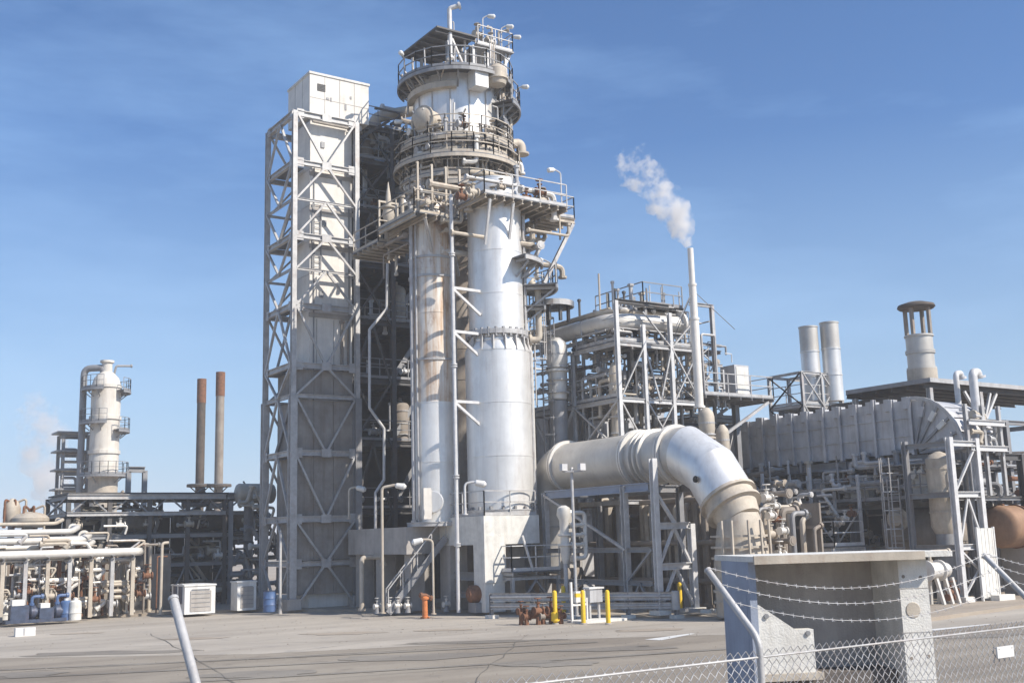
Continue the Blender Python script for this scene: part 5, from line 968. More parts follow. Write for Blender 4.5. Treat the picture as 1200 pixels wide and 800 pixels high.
# ------------------------------------------------------------------ left side: pipe rack of white lines, dark rack, far column, flues
yr = P(160, 690, 54).y; xl = PY(-60, 640, yr).x; xr_ = PY(160, 640, yr).x
LR = lambda r: ZA(PY(90, 640, yr).x, yr, r)
T = thing('white_line_pipe_rack', 'low steel sleeper rack on many posts under the white pipes at the far left', 'pipe rack', (xr_, yr, PZ0))
n = 9
for k in range(n):
    x = xl+.3+(xr_-xl-.5)*k/(n-1)
    for yy in (yr-.2, yr+1.9): I(T, 'post', (x, yy, PZ0), (x, yy, LR(655)-.02), .17, GALV if k % 2 else TAN, .17, (0, 1, 0))
    I(T, 'beam', (x, yr-.4, LR(655)+.06), (x, yr+2.1, LR(655)+.06), .14, GSTEEL, .16)
for z in (1.6,): I(T, 'beam', (xl, yr+1.9, z), (xr_, yr+1.9, z), .12, GSTEEL, .16)
for i, (row, dy, rr_, ex, lab) in enumerate(((648, -.05, .2, 0, 'lowest thick white pipe of the far left rack ending in a return bend'), (632, .45, .17, -2.4, 'thick white pipe second from the bottom on the far left rack'), (640, 1.2, .12, -2.0, 'thinner white pipe lying behind the two thick ones on the far left rack'), (622, 1.0, .14, -2.8, 'white pipe of the far left rack that turns up at its right end'), (612, 1.5, .09, -3.4, 'topmost slim cream pipe on the far left rack'))):
    z = LR(row); y = yr+dy; xe = xr_+ex
    pts = [(xl-3, y, z), (xe, y, z)]
    pts += [(xe+.5, y+1.0, z), (xe-1, y+1.8, z)] if i == 0 else [(xe+.5, y+.9, z+.2), (xe+.5, y+2.0, z+.2)]
    o = lone_pipe(lab, pts, rr_, WHITEP if i < 4 else TAN, 'insulated_pipe', n=14, bend=.5)
MB().box(xl, xr_-2.4, yr+2.2, yr+2.3, LR(625), LR(618)).obj('walkway_edge', GSTEEL, T)
drops = thing('pipe_drop_bank', 'crowd of cream and rusty vertical drop pipes below the white lines at the far left', 'pipe bank', (xl, yr, PZ0))
for k in range(110):
    x = random.uniform(xl, xr_+1.2); y = yr+random.uniform(.1, 2.4); rr_ = random.choice((.035, .05, .07, .1)); tp = LR(random.choice((655, 660, 640, 650, 670, 690)))
    pipe(drops, [(x, y, PZ0), (x, y, tp), (x+random.choice((-1, 1))*random.uniform(.3, .8), y, tp)], rr_, random.choice((TAN, WHITEP, TAN, GALV, BROWN, RUST)), 'drop_pipe', 8)
for k in range(40): valve(drops, (random.uniform(xl, xr_+1), yr+random.uniform(-.2, .5), random.uniform(.5, 2.0)), random.uniform(.22, .4), random.choice((TAN, WHITEP, RUST, GALV, RUST)))
for k in range(46): x = random.uniform(xl, xr_-1); z = random.uniform(.5, 4.4); pipe(drops, [(x, yr+.3, z), (x+random.uniform(.6, 2), yr+.3, z), (x+1, yr+.3, z-.4)], random.choice((.05, .09)), random.choice((TAN, WHITEP, GALV)), 'cross_pipe', 8)
for k in range(int((xr_+3-xl)/1.2)): MB().box(xl+k*1.2, xl+k*1.2+1.15, yr+3.2, yr+3.3, PZ0, 2.9).obj('back_panel', DCLAD if k % 2 else BROWN, drops)
# pots above the rack
q = P(14, 596, 56)
for i, (px, py, rr_, h, m, lab) in enumerate(((14, 600, .42, 1.3, TAN, 'rust flecked round topped pot above the far left rack'), (36, 604, .9, .8, TAN, 'low cream domed vessel beside the round topped pot'))):
    q = P(px, py, 57); t = thing('rack_vessel', lab, 'vessel', (q.x, q.y, PZ0)); MB().rev((q.x, q.y, PZ0), (0, 0, 1), [(0, rr_*.4), (q.z-PZ0-.5, rr_*.4)], 12).obj('leg', GSTEEL, t); MB().rev((q.x, q.y, q.z-.6), (0, 0, 1), [(0, rr_*.7), (.3, rr_), (h*.6, rr_), (h*.85, rr_*.75), (h, rr_*.2)], 18).obj('shell', m, t)
    for k in range(3): pipe(t, [(q.x, q.y, q.z+h*.3), (q.x+.6-.5*k, q.y-.3, q.z+h*.3+.3), (q.x+.6-.5*k, q.y-.3, q.z-.8)], .06, RUST if k else TAN, 'pipe', 6)
# dark rack
yd = P(80, 640, 57).y; xd0 = PY(80, 600, yd).x; xd1 = PY(305, 600, yd).x; DZ = lambda r: ZA(xd0+2, yd, r)
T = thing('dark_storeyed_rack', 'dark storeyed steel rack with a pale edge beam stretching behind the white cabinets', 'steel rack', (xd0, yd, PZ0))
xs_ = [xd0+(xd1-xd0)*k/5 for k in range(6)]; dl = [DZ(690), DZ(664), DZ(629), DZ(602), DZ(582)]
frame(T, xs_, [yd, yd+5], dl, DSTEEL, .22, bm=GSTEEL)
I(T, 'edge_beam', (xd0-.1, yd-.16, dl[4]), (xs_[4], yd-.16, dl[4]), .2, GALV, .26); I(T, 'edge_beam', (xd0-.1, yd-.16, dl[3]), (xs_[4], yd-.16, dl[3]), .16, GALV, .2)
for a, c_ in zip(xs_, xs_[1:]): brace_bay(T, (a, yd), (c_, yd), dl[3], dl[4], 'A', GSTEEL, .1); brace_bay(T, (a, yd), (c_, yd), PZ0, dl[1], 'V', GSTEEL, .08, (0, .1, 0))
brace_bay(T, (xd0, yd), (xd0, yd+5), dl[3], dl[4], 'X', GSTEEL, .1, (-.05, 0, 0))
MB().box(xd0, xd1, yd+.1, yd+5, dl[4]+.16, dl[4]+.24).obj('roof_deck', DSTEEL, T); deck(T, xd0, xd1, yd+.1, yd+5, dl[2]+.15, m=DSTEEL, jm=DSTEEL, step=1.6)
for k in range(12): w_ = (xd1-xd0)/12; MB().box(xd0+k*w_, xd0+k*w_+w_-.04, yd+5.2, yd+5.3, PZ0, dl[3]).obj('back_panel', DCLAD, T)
for k in range(90):
    x = random.uniform(xd0, xd1-1); y = yd+random.uniform(-.1, 3); z = random.uniform(.4, dl[4]); pipe(T, [(x, y, z), (x+random.uniform(.5, 2.2), y, z), (x+1, y, max(.2, min(dl[4]+.4, z+random.uniform(-1.5, 1.5))))], random.choice((.05, .07, .1, .15)), random.choice((GSTEEL, DSTEEL, DSTEEL, BROWN, GALV, TAN)), 'pipe', 8)
for k in range(24): valve(T, (random.uniform(xd0, xd1), yd+random.uniform(-.2, .6), random.choice((.7, dl[1]+.4, dl[2]+.6))), random.uniform(.2, .4), random.choice((GSTEEL, TAN, WHITEP, ORANGE if k == 3 else GALV)))
for k, (xx, ll) in enumerate(((2.2, 2.4), (6, 3), (9.3, 2))): drum(T, V((xd0+xx, yd+1.6, dl[2]+.75)), (1, 0, 0), ll, .5, DSTEEL if k % 2 else BROWN, 'drum')
# tangle right of the dark rack, px 270-310
T = thing('rusty_pipe_cluster', 'pale and rusty pipe cluster between the dark rack and the lift tower', 'pipe bank', (xd1, yd, PZ0))
q = P(292, 578, 62); drum(T, q-V((.6, 0, 0)), (1, 0, 0), 1.9, .55, TAN, 'drum'); MB().rev((q.x, q.y, PZ0), (0, 0, 1), [(0, .25), (q.z-PZ0-.4, .25)], 10).obj('pedestal', GSTEEL, T)
for k in range(40): qq = P(random.uniform(268, 312), random.uniform(575, 690), random.uniform(59, 62)); pipe(T, [qq, qq+V((random.uniform(.4, 1.4), 0, 0)), qq+V((.8, 0, random.uniform(-1.4, 1)))], random.choice((.05, .08, .12)), random.choice((GSTEEL, TAN, WHITEP, GALV, BROWN, DSTEEL)), 'pipe', 8)
for k in range(3): x = P(270+k*18, 640, 61); I(T, 'post', (x.x, x.y, PZ0), (x.x, x.y, 5.6), .2, GSTEEL, .2, (0, 1, 0))
# far column
q = P(123, 500, 98); fx_, fy_ = q.x, q.y; FZ = lambda r: ZA(fx_, fy_, r); rr_ = 16.5/1300*98
T = thing('distant_cream_column', 'distant cream banded column with domed top above the far left rack', 'column', (fx_, fy_, 0))
zs = [0, FZ(560), FZ(532), FZ(492), FZ(455), FZ(446)]
MB().rev((fx_, fy_, 0), (0, 0, 1), [(0, rr_), (zs[1], rr_)], 26).obj('skirt', TAN, T)
for a, c_ in zip(zs[1:4], zs[2:5]): MB().rev((fx_, fy_, a), (0, 0, 1), [(0, rr_+.12), (.3, rr_+.12), (.32, rr_), (c_-a-.01, rr_)], 28).obj('shell_section', CREAM2, T)
MB().rev((fx_, fy_, zs[4]), (0, 0, 1), [(0, rr_+.1), (.25, rr_+.1), (.26, rr_), (.9, rr_*.85), (1.3, rr_*.55), (1.5, .45), (2.3, .45), (2.31, .6), (2.5, .6)], 26).obj('dome', CREAM2, T)
for r_, a0_, a1_ in ((458, -60, 60), (504, -70, 40), (556, -170, 60), (456, 150, 250), (495, 150, 260)): ring_platform(T, (fx_, fy_), rr_+.05, rr_+.85, FZ(r_), a0=a0_, a1=a1_, brackets=3)
pxx = P(96, 500, 98)
pipe(T, [(pxx.x, pxx.y, 0), (pxx.x, pxx.y, FZ(431)), (fx_-.3, fy_, FZ(431)), (fx_-.3, fy_, FZ(440))], .3, GSTEEL, 'overhead_pipe', 12); pipe(T, [(pxx.x+.9, pxx.y, 0), (pxx.x+.9, pxx.y, FZ(452)), (fx_-1, fy_, FZ(452))], .14, RUST, 'side_pipe', 8)
pipe(T, [(fx_+.6, fy_, FZ(440)), (fx_+.8, fy_, FZ(428)), (fx_+2.2, fy_, FZ(427))], .1, GSTEEL, 'davit', 8)
q = P(86, 540, 99)
T = thing('distant_scaffold_tower', 'distant dark frame of ladders and decks left of the cream column', 'steel frame', (q.x, q.y, 0))
frame(T, [q.x-.9, q.x+1.2], [q.y, q.y+2], [FZ(575), FZ(552), FZ(530), FZ(508)], GSTEEL, .26)
for r_ in (575, 552, 530, 508): MB().box(q.x-1.5, q.x+1.3, q.y-.4, q.y+2.2, FZ(r_)+.2, FZ(r_)+.35).obj('deck', GSTEEL, T)
for k in range(14): z = random.uniform(FZ(600), FZ(505)); pipe(T, [(q.x-1, q.y, z), (q.x+random.uniform(0, 1.4), q.y, z), (q.x+.5, q.y, z-2)], .14, random.choice((TAN, GSTEEL, BROWN)), 'pipe', 6)
q = P(160, 560, 75)
T = thing('portal_gantry', 'small grey portal gantry standing on top of the dark rack', 'gantry', (q.x, q.y, 0))
xw = PY(171, 560, q.y).x-PY(152, 560, q.y).x
for s_ in (-.5, .5): I(T, 'post', (q.x+s_*xw, q.y, 0), (q.x+s_*xw, q.y, ZA(q.x, q.y, 551)), .3, GSTEEL, .3, (0, 1, 0))
I(T, 'beam', (q.x-.5*xw, q.y, ZA(q.x, q.y, 550)), (q.x+.5*xw, q.y, ZA(q.x, q.y, 550)), .3, GSTEEL, .4)
for i, (px, top, m) in enumerate(((235, 444, BROWN), (257, 436, TAN))):
    q = P(px, 520, 96); rr_ = 5.0/1300*96; zt_ = ZA(q.x, q.y, top); zm = ZA(q.x, q.y, top+28); zl = ZA(q.x, q.y, 567)
    t = thing('distant_flue', ('left darker flue of the two thin rusty topped flues behind the dark rack', 'right paler flue of the two thin rusty topped flues behind the dark rack')[i], 'flue', (q.x, q.y, 0), 'thin rusty flues behind the dark rack')
    MB().rev((q.x, q.y, 0), (0, 0, 1), [(0, rr_), (zm, rr_)], 18).obj('shaft', BROWN if i else SOOT, t); MB().rev((q.x, q.y, zm), (0, 0, 1), [(0, rr_+.03), (zt_-zm, rr_+.03), (zt_-zm+.01, rr_*.8)], 18).obj('rusty_top', RUST, t)
    ring_platform(t, (q.x, q.y), rr_+.01, rr_+.7, zl, m=SOOT, brackets=4, rail=False)

# ------------------------------------------------------------------ cabinets, small plant at the kerb
def cabinet(px0, px1, top, base, D, depth, label, name='equipment_cabinet', m=WPAINT, door=CONC, leg=False):
    a = P(px0, base-3, D); y = a.y; x0_ = a.x; x1_ = PY(px1, base-3, y).x; zt_ = ZA((x0_+x1_)/2, y, top)
    t = thing(name, label, 'cabinet', (x0_, y, PZ0)); MB().box(x0_, x1_, y, y+depth, PZ0, zt_).obj('body', m, t)
    MB().box(x0_-.04, x1_+.04, y-.04, y+depth+.04, zt_+.001, zt_+.07).obj('lid', m, t)
    w_ = x1_-x0_; MB().box(x0_+w_*.18, x1_-w_*.14, y-.03, y-.001, PZ0+.12, zt_-.22).obj('door', door, t)
    for k in range(5): MB().box(x0_+w_*.22, x1_-w_*.18, y-.045, y-.031, PZ0+.3+k*.2, PZ0+.33+k*.2).obj('door_slat', GSTEEL, t)
    return t, x0_, x1_, y, zt_
t, xa, xb, y, zt_ = cabinet(216, 252, 686, 720, 52.6, 2.0, 'white metal cabinet with a grey slatted door at the kerb left of the lift tower')
for k in range(2): MB().box(xa-.03, xa-.001, y+.35+k*.8, y+.85+k*.8, .6, 1.5).obj('side_window', NAVY, t)
cabinet(278, 300, 682, 712, 54.5, .9, 'narrower pale cabinet with open door just left of the lift tower foot')
T = thing('blue_barrel', 'blue barrel against the lift tower leg', 'barrel', tuple(P(316, 708, 52.9).xy)+(PZ0,)); q = T.location; MB().rev((q.x, q.y, PZ0), (0, 0, 1), [(0, .27), (.02, .3), (.3, .3), (.32, .32), (.35, .3), (.6, .3), (.62, .32), (.65, .3), (.92, .3), (.94, .28)], 18).obj('drum', BLUE, T); MB().ring((q.x, q.y), .26, .31, PZ0+.93, PZ0+.97, n=18).obj('rim', NAVY, T)
tall_lamp(190, 636, 53.5, (.3, 0, .02), 'pale lamp post left of the white slatted cabinet', TAN, r=.07, head=False)
for px, D_, s_, lab in ((28, 50.0, 1.0, 'navy engine skid with white cover at the kerb at the far left'), (58, 50.6, .8, 'smaller navy pump skid beside the engine skid'),):
    q = P(px, 722, D_); t = thing('engine_skid', lab, 'machine', (q.x, q.y, PZ0)); x, y = q.x, q.y
    MB().box(x-.8*s_, x+.8*s_, y-.4, y+.4, PZ0, PZ0+.14).obj('base_frame', NAVY, t); MB().box(x-.6*s_, x+.15*s_, y-.3, y+.3, PZ0+.141, PZ0+.75*s_).obj('engine_block', NAVY, t); MB().rev((x+.16*s_, y, PZ0+.42), (1, 0, 0), [(0, .2), (.1, .3), (.3, .3), (.32, .2), (.6*s_, .2)], 16).obj('pump_end', NAVY, t)
    MB().box(x-.55*s_, x-.05, y-.28, y+.28, PZ0+.752*s_, PZ0+1.0*s_).obj('cover', WPAINT, t); pipe(t, [(x+.3, y, PZ0+.7), (x+.3, y, PZ0+1.1), (x+.8, y, PZ0+1.1)], .07, BLUE, 'pipe', 8)
for i, (px, m, lab) in enumerate(((77, BLUE, 'blue and white drum at the kerb beside the navy skids'), (88, LCONC, 'pale stub drum right of the blue drum at the kerb'), (6, LCONC, 'pale drum at the kerb at the left edge of the view'))):
    q = P(px, 719, 51.0); t = thing('kerb_drum', lab, 'drum', (q.x, q.y, PZ0)); MB().rev((q.x, q.y, PZ0), (0, 0, 1), [(0, .27), (.3, .27), (.31, .29), (.34, .27), (.6, .27), (.8, .25), (.86, .18)], 16).obj('body', m, t); MB().rev((q.x, q.y, PZ0+.86), (0, 0, 1), [(0.001, .1), (.1, .1)], 10).obj('cap', WPAINT, t)
for i, (px, row) in enumerate(((442, 708), (457, 711), (466, 710), (478, 708), (523, 704))):
    q = P(px, row, 49.6); lab = ('white valve head low at the foot of the slab, leftmost of five', 'second white valve head from the left at the foot of the slab', 'middle white valve head at the foot of the slab', 'fourth white valve head from the left at the foot of the slab', 'white valve head standing apart to the right of the rusty hydrant')[i]
    t = thing('ground_valve', lab, 'valve', (q.x, q.y, PZ0), 'white valve heads at the foot of the columns'); valve(t, (q.x, q.y, PZ0+.3), .26, WHITEP, 'body'); MB().rev((q.x, q.y, PZ0), (0, 0, 1), [(0, .14), (.25, .1)], 10).obj('stem', GSTEEL, t)
q = P(498, 716, 47.6); T = thing('rusty_hydrant', 'rusty orange hydrant post with a bent top in front of the stair', 'hydrant', (q.x, q.y, 0.0))
MB().rev((q.x, q.y, 0), (0, 0, 1), [(0, .2), (.06, .2), (.08, .12), (.75, .11), (.78, .17), (.86, .17), (.9, .08)], 14).obj('barrel', ORANGE, T); pipe(T, [(q.x-.25, q.y, .95), (q.x+.05, q.y, .95), (q.x+.35, q.y, .78)], .07, RUST, 'outlet', 8)
q = P(560, 704, 48.6); T = thing('maroon_tank', 'dull maroon tank resting between the table legs', 'tank', (q.x, q.y, PZ0)); MB().rev((q.x-.3, q.y+.3, PZ0+.75), (.8, -.5, 0), [(-.1, .1), (0, .3), (.1, .38), (.9, .38), (1.0, .3), (1.1, .1)], 18).obj('shell', RUST, T); MB().box(q.x-.3, q.x+.5, q.y-.3, q.y+.3, PZ0, PZ0+.4).obj('cradle', GSTEEL, T)
# guard rail
ga, gb = P(575, 712, 46.3), P(792, 710, 43.6)
T = thing('crash_barrier', 'long galvanised crash barrier on posts behind the yellow bollards', 'guard rail', (ga.x, ga.y, 0)); u = V((gb.x-ga.x, gb.y-ga.y, 0)); L_ = u.length; u.normalize()
prof = [(-.03, -.16), (.05, -.13), (.05, -.07), (-.03, -.02), (-.03, .02), (.05, .07), (.05, .13), (-.03, .16), (-.045, .16), (.035, .125), (.035, .075), (-.045, .02), (-.045, -.02), (.035, -.075), (.035, -.125), (-.045, -.16)]
for a_, b_ in ((0, L_*.46), (L_*.5, L_)):
    p_, q_ = V((ga.x, ga.y, .85))+u*a_, V((ga.x, ga.y, .85))+u*b_; MB().prism([(-v[0], v[1]) for v in prof], p_, q_).obj('rail_beam', GALV, T); MB().prism([(-v[0]*.8, v[1]*.8) for v in prof], p_-V((0, 0, .36)), q_-V((0, 0, .36))).obj('rail_beam', GALV, T)
    k = int((b_-a_)/1.4)
    for i in range(k+1): e = p_+u*((b_-a_)*i/k)+V((u.y, -u.x, 0))*-.1; I(T, 'post', (e.x, e.y, 0), (e.x, e.y, 1.0), .12, GSTEEL, .16, (0, 1, 0)); MB().box(e.x-.2, e.x+.2, e.y-.2, e.y+.2, 0, .14).obj('footing', LCONC, T)
e = V((gb.x, gb.y, .68)); MB().rev(e+V((0, 0, -.36)), (0, 0, 1), [(0, .14), (.02, .16), (.7, .16), (.72, .14)], 14).obj('end_cap', GALV, T)
# yellow bollards
bols = ((651, 731, 0.0, 'leftmost yellow bollard with a wide foot, beside the rusty valves'), (684, 731, 0, 'yellow bollard with a hooked arm in front of the white meter box'), (713, 731, 0, 'rightmost yellow bollard of the group, standing alone right of the boxes'), (661, 722, 0, 'yellow bollard behind the rusty valves'), (798, 718, 0, 'yellow bollard off the right end of the crash barrier'), (573, 719, 0, 'yellow bollard at the left end of the crash barrier, low behind the rail'))
proto = None
for i, (px, row, _, lab) in enumerate(bols):
    q = PZ(px, row, 0)
    if proto is None:
        proto = thing('bollard', lab, 'bollard', (q.x, q.y, 0), 'yellow bollards by the crash barrier')
        MB().rev((q.x, q.y, 0), (0, 0, 1), [(0, .085), (1.14, .085), (1.2, .07), (1.23, .02)], 16).obj('post', YEL, proto); MB().rev((q.x, q.y, 0), (0, 0, 1), [(0, .13), (.04, .13), (.05, .09)], 16).obj('collar', CONC, proto)
        o = proto
    else: o = copy_thing(proto, (q.x, q.y, 0), lab)
    if i == 1: MB().bar((q.x-.3, q.y+.05, 1.05), (q.x-.106, q.y+.02, 1.05), .14).obj('hook_arm', YEL, o)
    if i == -1: MB().rev((q.x, q.y, .07), (0, 0, 1), [(.1, .11), (.12, .19), (.5, .19), (.52, .11)], 16).obj('sleeve', YEL, o)
q = proto.location.copy(); MB().rev((q.x, q.y, 0), (0, 0, 1), [(.1, .09), (.12, .16), (.42, .16), (.44, .09)], 16).obj('sleeve', YEL, proto)
# rusty valve manifold
q = PZ(640, 731, 0)
T = thing('rusty_valve_manifold', 'rust brown valve manifold with handwheels lying left of the yellow bollards', 'valve manifold', (q.x, q.y, 0)); xr2 = V((.829, -.559, 0))
pipe(T, [q+xr2*-1.0+V((0, 0, .35)), q+xr2*.6+V((0, 0, .35))], .14, RUST, 'header', 12)
for k, s_ in enumerate((-.95, -.75, -.35, -.05, .25, .5)): p_ = q+xr2*s_+V((random.uniform(-.1, .1), random.uniform(-.2, .2), .3 if k % 2 else .5)); valve(T, p_, random.uniform(.26, .38), RUST if k != 3 else BROWN); MB().rev((p_.x, p_.y, 0), (0, 0, 1), [(0, .1), (.3, .08)], 8).obj('foot', RUST, T)
T = thing('plank_skid', 'low pale slab under the bollards and meter boxes', 'slab', (q.x+1.6, q.y-.8, 0)); MB().box(q.x+.9, q.x+3.0, q.y-1.1, q.y-.1, 0, .09).obj('slab', LCONC, T)
q = PZ(680, 729, 0); T = thing('white_meter_box', 'white meter box on a tall stand between the yellow bollards', 'meter box', (q.x, q.y, 0)); MB().box(q.x-.22, q.x+.22, q.y-.1, q.y+.1, .75, 1.15).obj('box', WPAINT, T); MB().box(q.x-.42, q.x-.34, q.y-.04, q.y+.04, 0, 1.5).obj('stand_post', WPAINT, T); MB().box(q.x+.3, q.x+.36, q.y-.04, q.y+.04, 0, .9).obj('stand_post', WPAINT, T); MB().box(q.x-.34, q.x+.3, q.y-.03, q.y+.03, .62, .7).obj('stand_bar', WPAINT, T)
q = PZ(697, 727, 0); T = thing('grey_control_box', 'pale blue grey control box on two legs left of the rightmost bollard of the group', 'control box', (q.x, q.y, 0)); MB().box(q.x-.3, q.x+.3, q.y-.15, q.y+.15, .7, 1.2).obj('box', CLAD, T); MB().box(q.x-.36, q.x+.36, q.y-.2, q.y+.2, 1.201, 1.26).obj('lid', WPAINT, T)
for s_ in (-.22, .22): MB().box(q.x+s_-.04, q.x+s_+.04, q.y-.04, q.y+.04, 0, .699).obj('leg', GALV, T)
q = PZ(27, 745, 0); T = thing('white_block', 'small white block lying on the road at the far left', 'block', (q.x, q.y, 0)); MB().box(q.x-.3, q.x+.42, q.y-.15, q.y+.15, .004, .32).obj('block', WPAINT, T); MB().box(q.x-.03, q.x+.03, q.y-.16, q.y-.151, .05, .3).obj('joint', CLAD, T)
q = PZ(730, 716, PZ0)
T = thing('kerb_debris', 'scatter of pale pipe offcuts along the kerb behind the crash barrier', 'debris', (q.x, q.y, PZ0))
for k in range(12): p_ = PZ(random.uniform(735, 850), random.uniform(714, 716), PZ0+.1); a_ = random.uniform(0, 3); MB().bar(p_, p_+V((math.cos(a_), math.sin(a_), 0))*random.uniform(.3, .9), .14).obj('offcut', random.choice((LCONC, GALV, TAN)), T)

# ------------------------------------------------------------------ near concrete box behind the fence (turned square to the road)
q = P(985, 700, 18.5)
T = thing('concrete_bay_box', 'near roofed concrete bay with pale right pier and dark inner wall behind the fence', 'concrete box', (q.x, q.y, 0)); T.rotation_euler.z = YAW+R(8)
hw = 3.06/2; hz = ZA(q.x, q.y, 655)
def lb(x0_, x1_, y0_, y1_, z0_, z1_, nm, m):
    o = MB().box(x0_, x1_, y0_, y1_, z0_, z1_); o.v = [(a+q.x, b_+q.y, c_) for a, b_, c_ in o.v]; return o.obj(nm, m, T)
lb(-hw, -hw+.12, 0, 1.35, 0, hz, 'left_pier', BCONC); lb(hw-.50, hw, 0, 1.35, 0, hz, 'right_pier', LCONC); lb(-hw+.121, hw-.501, 1.0, 1.35, 0, hz-.001, 'back_wall', CONC)  # left pier's blue-grey holds the shade of its side in the colour
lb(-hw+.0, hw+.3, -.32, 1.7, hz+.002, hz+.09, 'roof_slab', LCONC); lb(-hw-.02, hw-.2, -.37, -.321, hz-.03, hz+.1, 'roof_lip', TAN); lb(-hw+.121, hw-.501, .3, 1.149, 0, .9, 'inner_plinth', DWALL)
b = MB(); pr_ = [(-hw+.125, .95), (-hw+.125, 2.05), (-hw+.75, 1.62), (-hw+1.05, 1.62), (-hw+1.05, .95)]
b.add([(q.x+x_, q.y+.05, z_) for x_, z_ in pr_]+[(q.x+x_, q.y+.28, z_) for x_, z_ in pr_], [tuple(range(5)), tuple(range(9, 4, -1))]+[(i, 5+i, 5+(i+1) % 5, (i+1) % 5) for i in range(5)]); b.obj('gusset_plate', LCONC, T)
for x_, z_ in ((-hw+.27, 1.85), (-hw+.95, 1.56)): MB().rev((q.x+x_, q.y+.051, z_), (0, -1, 0), [(0, .04), (.03, .04)], 10).obj('bolt', GSTEEL, T)
lb(-hw+.12, -hw+1.15, -.02, .299, .84, .949, 'gusset_ledge', TAN); MB().rev((q.x+hw-.3, q.y-.001, 1.86), (0, -1, 0), [(0, .13), (.012, .12)], 14).obj('rust_stain_plate', TAN, T)
for zz_ in (.75, 1.5, 2.2):
    lb(hw-.519, hw-.001, -.004, -.0005, zz_, zz_+.012, 'form_joint', CONC); lb(-hw+.125, hw-.505, 1.142, 1.1495, zz_+.25, zz_+.265, 'form_joint', BROWN)
for x_, z_ in ((hw-.42, 2.4), (hw-.12, 2.38), (hw-.4, 1.1), (hw-.1, 1.12), (hw-1.0, 2.2), (hw-1.9, 2.2), (hw-1.0, 1.6), (hw-1.9, 1.6)): yy_ = 0 if x_ > hw-.5 else 1.15; MB().rev((q.x+x_, q.y+yy_-.0005, z_), (0, -1, 0), [(0, .03), (.006, .028)], 10).obj('tie_hole', BROWN, T)
lb(-hw-.006, -hw-.001, .15, 1.2, .9, hz-.5, 'side_shade_sheet', BCONC)  # thin sheet in the same shade-coloured blue-grey as the left pier

# ------------------------------------------------------------------ chain link fence with outrigger arms and barbed wire
fy = 4.42; fz_ = 2.62; fx0 = -1.6; bay = 2.85
posts_x = [-1.5, 1.47, 4.54, 7.2, 9.9]
T = thing('chain_link_fence', 'galvanised chain link fence with angled barbed wire arms crossing the foreground', 'fence', (4.54, fy, 0))
tips = []
for i, x in enumerate(posts_x):
    B0 = V((x, fy, fz_)); tip = B0+V((0, .36, .36)); tips.append(tip)
    MB().tube([V((x, fy, 0)), B0, tip], .0195, 12, .16).obj('post', GALV, T); MB().rev(tip, (0, 1, 1), [(0, .023), (.015, .023), (.022, .01)], 10).obj('post_cap', GALV, T)
b = MB()
for a_, c_ in zip(posts_x, posts_x[1:]): MB().tube([(a_, fy, fz_-.09), (c_, fy, fz_-.09)], .006, 8).obj('top_wire', GALV, T)
pb = MB().tube([(posts_x[2], fy, fz_-.32), (posts_x[2]+1.1, fy, fz_-.55)], .02, 8); pb.obj('brace_rail', GALV, T)
for f_ in (.45, .72, .97):
    for i in range(2, len(tips)-1):
        a_ = V((posts_x[i], fy, fz_)).lerp(tips[i], f_)+V((0, 0, .03)); c_ = V((posts_x[i+1], fy, fz_)).lerp(tips[i+1], f_)+V((0, 0, .03)); w_ = MB(); sg = 16; pt = []
        for j in range(sg+1): t_ = j/sg; pt.append(a_.lerp(c_, t_)-V((0, 0, .17*4*t_*(1-t_))))
        w_.tube(pt, .0020, 5, 0)
        for j in range(sg*2): t_ = (j+.5)/(sg*2); p_ = a_.lerp(c_, t_)-V((0, 0, .17*4*t_*(1-t_))); w_.bar(p_-V((.009, .008, .011)), p_+V((.009, .008, .011)), .003); w_.bar(p_-V((-.009, .008, .011)), p_+V((-.009, .008, .011)), .003)
        w_.obj('barbed_wire', GALV, T)
m_ = MB(); pit = .029; k = 0; x = posts_x[0]
while x < posts_x[-1]:
    sg = 80; s0 = 1 if k % 2 else -1; r_ = .0019; z = fz_-.05; vs = []; fs = []
    for j in range(sg):
        sx2 = s0*(1 if j % 2 else -1); px_ = x+sx2*pit*.5; py_ = fy+.004*(1 if j % 2 else -1)
        for a_, b_ in ((-r_, -r_), (r_, -r_), (r_, r_), (-r_, r_)): vs.append((px_+a_, py_+b_, z))
        z -= pit
    for j in range(sg-1):
        for c_ in range(4): fs.append((j*4+c_, j*4+(c_+1) % 4, j*4+4+(c_+1) % 4, j*4+4+c_))
    m_.add(vs, fs); x += pit; k += 1
m_.obj('chain_link', GALV, T, None, 'stuff')
q = PY(1177, 763, fy-.02); T2 = thing('white_fence_plate', 'small blank white plate wired to the chain link at the right', 'sign', (q.x, q.y, q.z)); MB().box(q.x-.09, q.x+.09, q.y-.01, q.y, q.z-.035, q.z+.035).obj('plate', WPAINT, T2)
for s_ in (-.07, .07): MB().bar((q.x+s_, q.y-.013, q.z+.02), (q.x+s_, q.y+.03, q.z+.03), .006).obj('tie', GALV, T2)

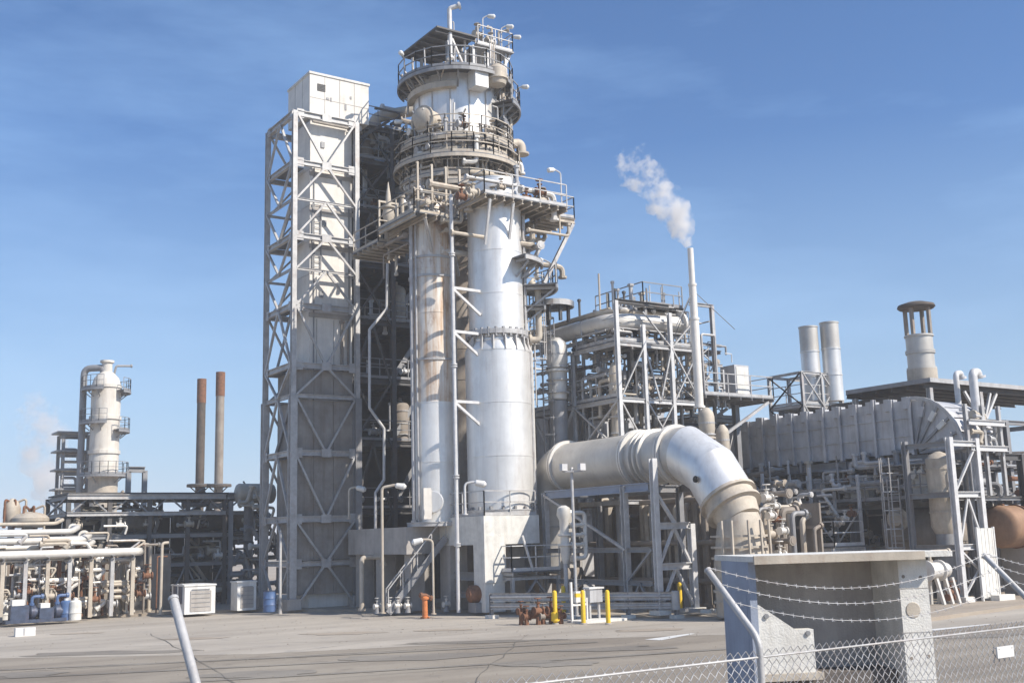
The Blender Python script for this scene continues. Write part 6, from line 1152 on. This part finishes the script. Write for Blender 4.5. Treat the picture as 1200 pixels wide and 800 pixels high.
# ------------------------------------------------------------------ steam
def steam(name, label, pts, rad, dens, sc):
    m = bpy.data.materials.new(name); m.use_nodes = True; t = m.node_tree; N = t.nodes; L = t.links; N.remove(N['Principled BSDF']); v = N.new('ShaderNodeVolumePrincipled')
    v.inputs['Color'].default_value = (.93, .915, .90, 1); v.inputs['Anisotropy'].default_value = .2; c_ = N.new('ShaderNodeTexCoord'); n1 = N.new('ShaderNodeTexNoise'); n1.inputs['Scale'].default_value = sc; n1.inputs['Detail'].default_value = 7; n1.inputs['Roughness'].default_value = .6; L.new(c_.outputs['Object'], n1.inputs['Vector'])
    r_ = N.new('ShaderNodeMapRange'); r_.inputs[1].default_value = .44; r_.inputs[2].default_value = .6; r_.inputs[3].default_value = 0.0; r_.inputs[4].default_value = dens; sp = N.new('ShaderNodeSeparateXYZ'); L.new(c_.outputs['Object'], sp.inputs[0]); fd = N.new('ShaderNodeMapRange'); fd.inputs[1].default_value = pts[0].z; fd.inputs[2].default_value = pts[-1].z; fd.inputs[3].default_value = -.06; fd.inputs[4].default_value = .10; L.new(sp.outputs['Z'], fd.inputs[0])
    sb = N.new('ShaderNodeMath'); sb.operation = 'SUBTRACT'; L.new(n1.outputs['Fac'], sb.inputs[0]); L.new(fd.outputs[0], sb.inputs[1]); L.new(sb.outputs[0], r_.inputs[0]); L.new(r_.outputs[0], v.inputs['Density']); L.new(v.outputs[0], N['Material Output'].inputs['Volume'])
    b = MB(); n = 20; fine = []
    for i in range(len(pts)-1):
        for j in range(6): t_ = j/6; fine.append((V(pts[i]).lerp(V(pts[i+1]), t_), rad[i]*(1-t_)+rad[i+1]*t_))
    fine.append((V(pts[-1]), rad[-1])); vs = []; rnd = random.Random(3); ph = [rnd.uniform(0, 6) for _ in range(6)]
    for i, (p, r0) in enumerate(fine):
        d = (fine[min(i+1, len(fine)-1)][0]-fine[max(i-1, 0)][0]).normalized(); a = d.cross(V((0, 1, 0))).normalized(); bb = d.cross(a)
        for k_ in range(n): g = 2*math.pi*k_/n; rr = r0*(1+.16*math.sin(3*g+i*.7+ph[0])+.12*math.sin(5*g-i*1.1+ph[1])+.13*math.sin(i*1.3+ph[2])); vs.append(p+a*math.cos(g)*rr+bb*math.sin(g)*rr)
    M_ = len(fine); fs = [(i*n+k_, i*n+(k_+1) % n, (i+1)*n+(k_+1) % n, (i+1)*n+k_) for i in range(M_-1) for k_ in range(n)]+[tuple(range(n-1, -1, -1)), tuple(range((M_-1)*n, M_*n))]
    b.add(vs, fs, True); o = b.obj(name, m); return tag(o, label, 'steam')
D_ = 50
steam('steam_plume', 'dense white steam plume leaning left from the thin vent stack', [P(807, 289, D_), P(800, 268, D_), P(785, 240, D_+.4), P(762, 214, D_+.8), P(742, 194, D_+1.2), P(733, 182, D_+1.4)], [.18, .62, .78, .85, .95, .8], 2.4, 1.4)
steam('faint_steam_plume', 'pale steam cloud drifting up left of the distant cream column', [P(74, 590, 110), P(62, 560, 110), P(52, 525, 111), P(44, 490, 112), P(40, 462, 113)], [1.6, 2.4, 2.4, 2.2, 1.2], .6, .45)

# ------------------------------------------------------------------ haze volume added to lift the dark shadows
hm = bpy.data.materials.new('added_haze'); hm.use_nodes = True; N = hm.node_tree.nodes; N.remove(N['Principled BSDF']); hv = N.new('ShaderNodeVolumePrincipled'); hv.inputs['Color'].default_value = (.93, .94, .96, 1); hv.inputs['Density'].default_value = ADDED_HAZE; hm.node_tree.links.new(hv.outputs[0], N['Material Output'].inputs['Volume'])
MB().box(-3050, 3050, -3050, 3050, -1, 36).obj('added_haze_box', hm, None, None, 'stuff')
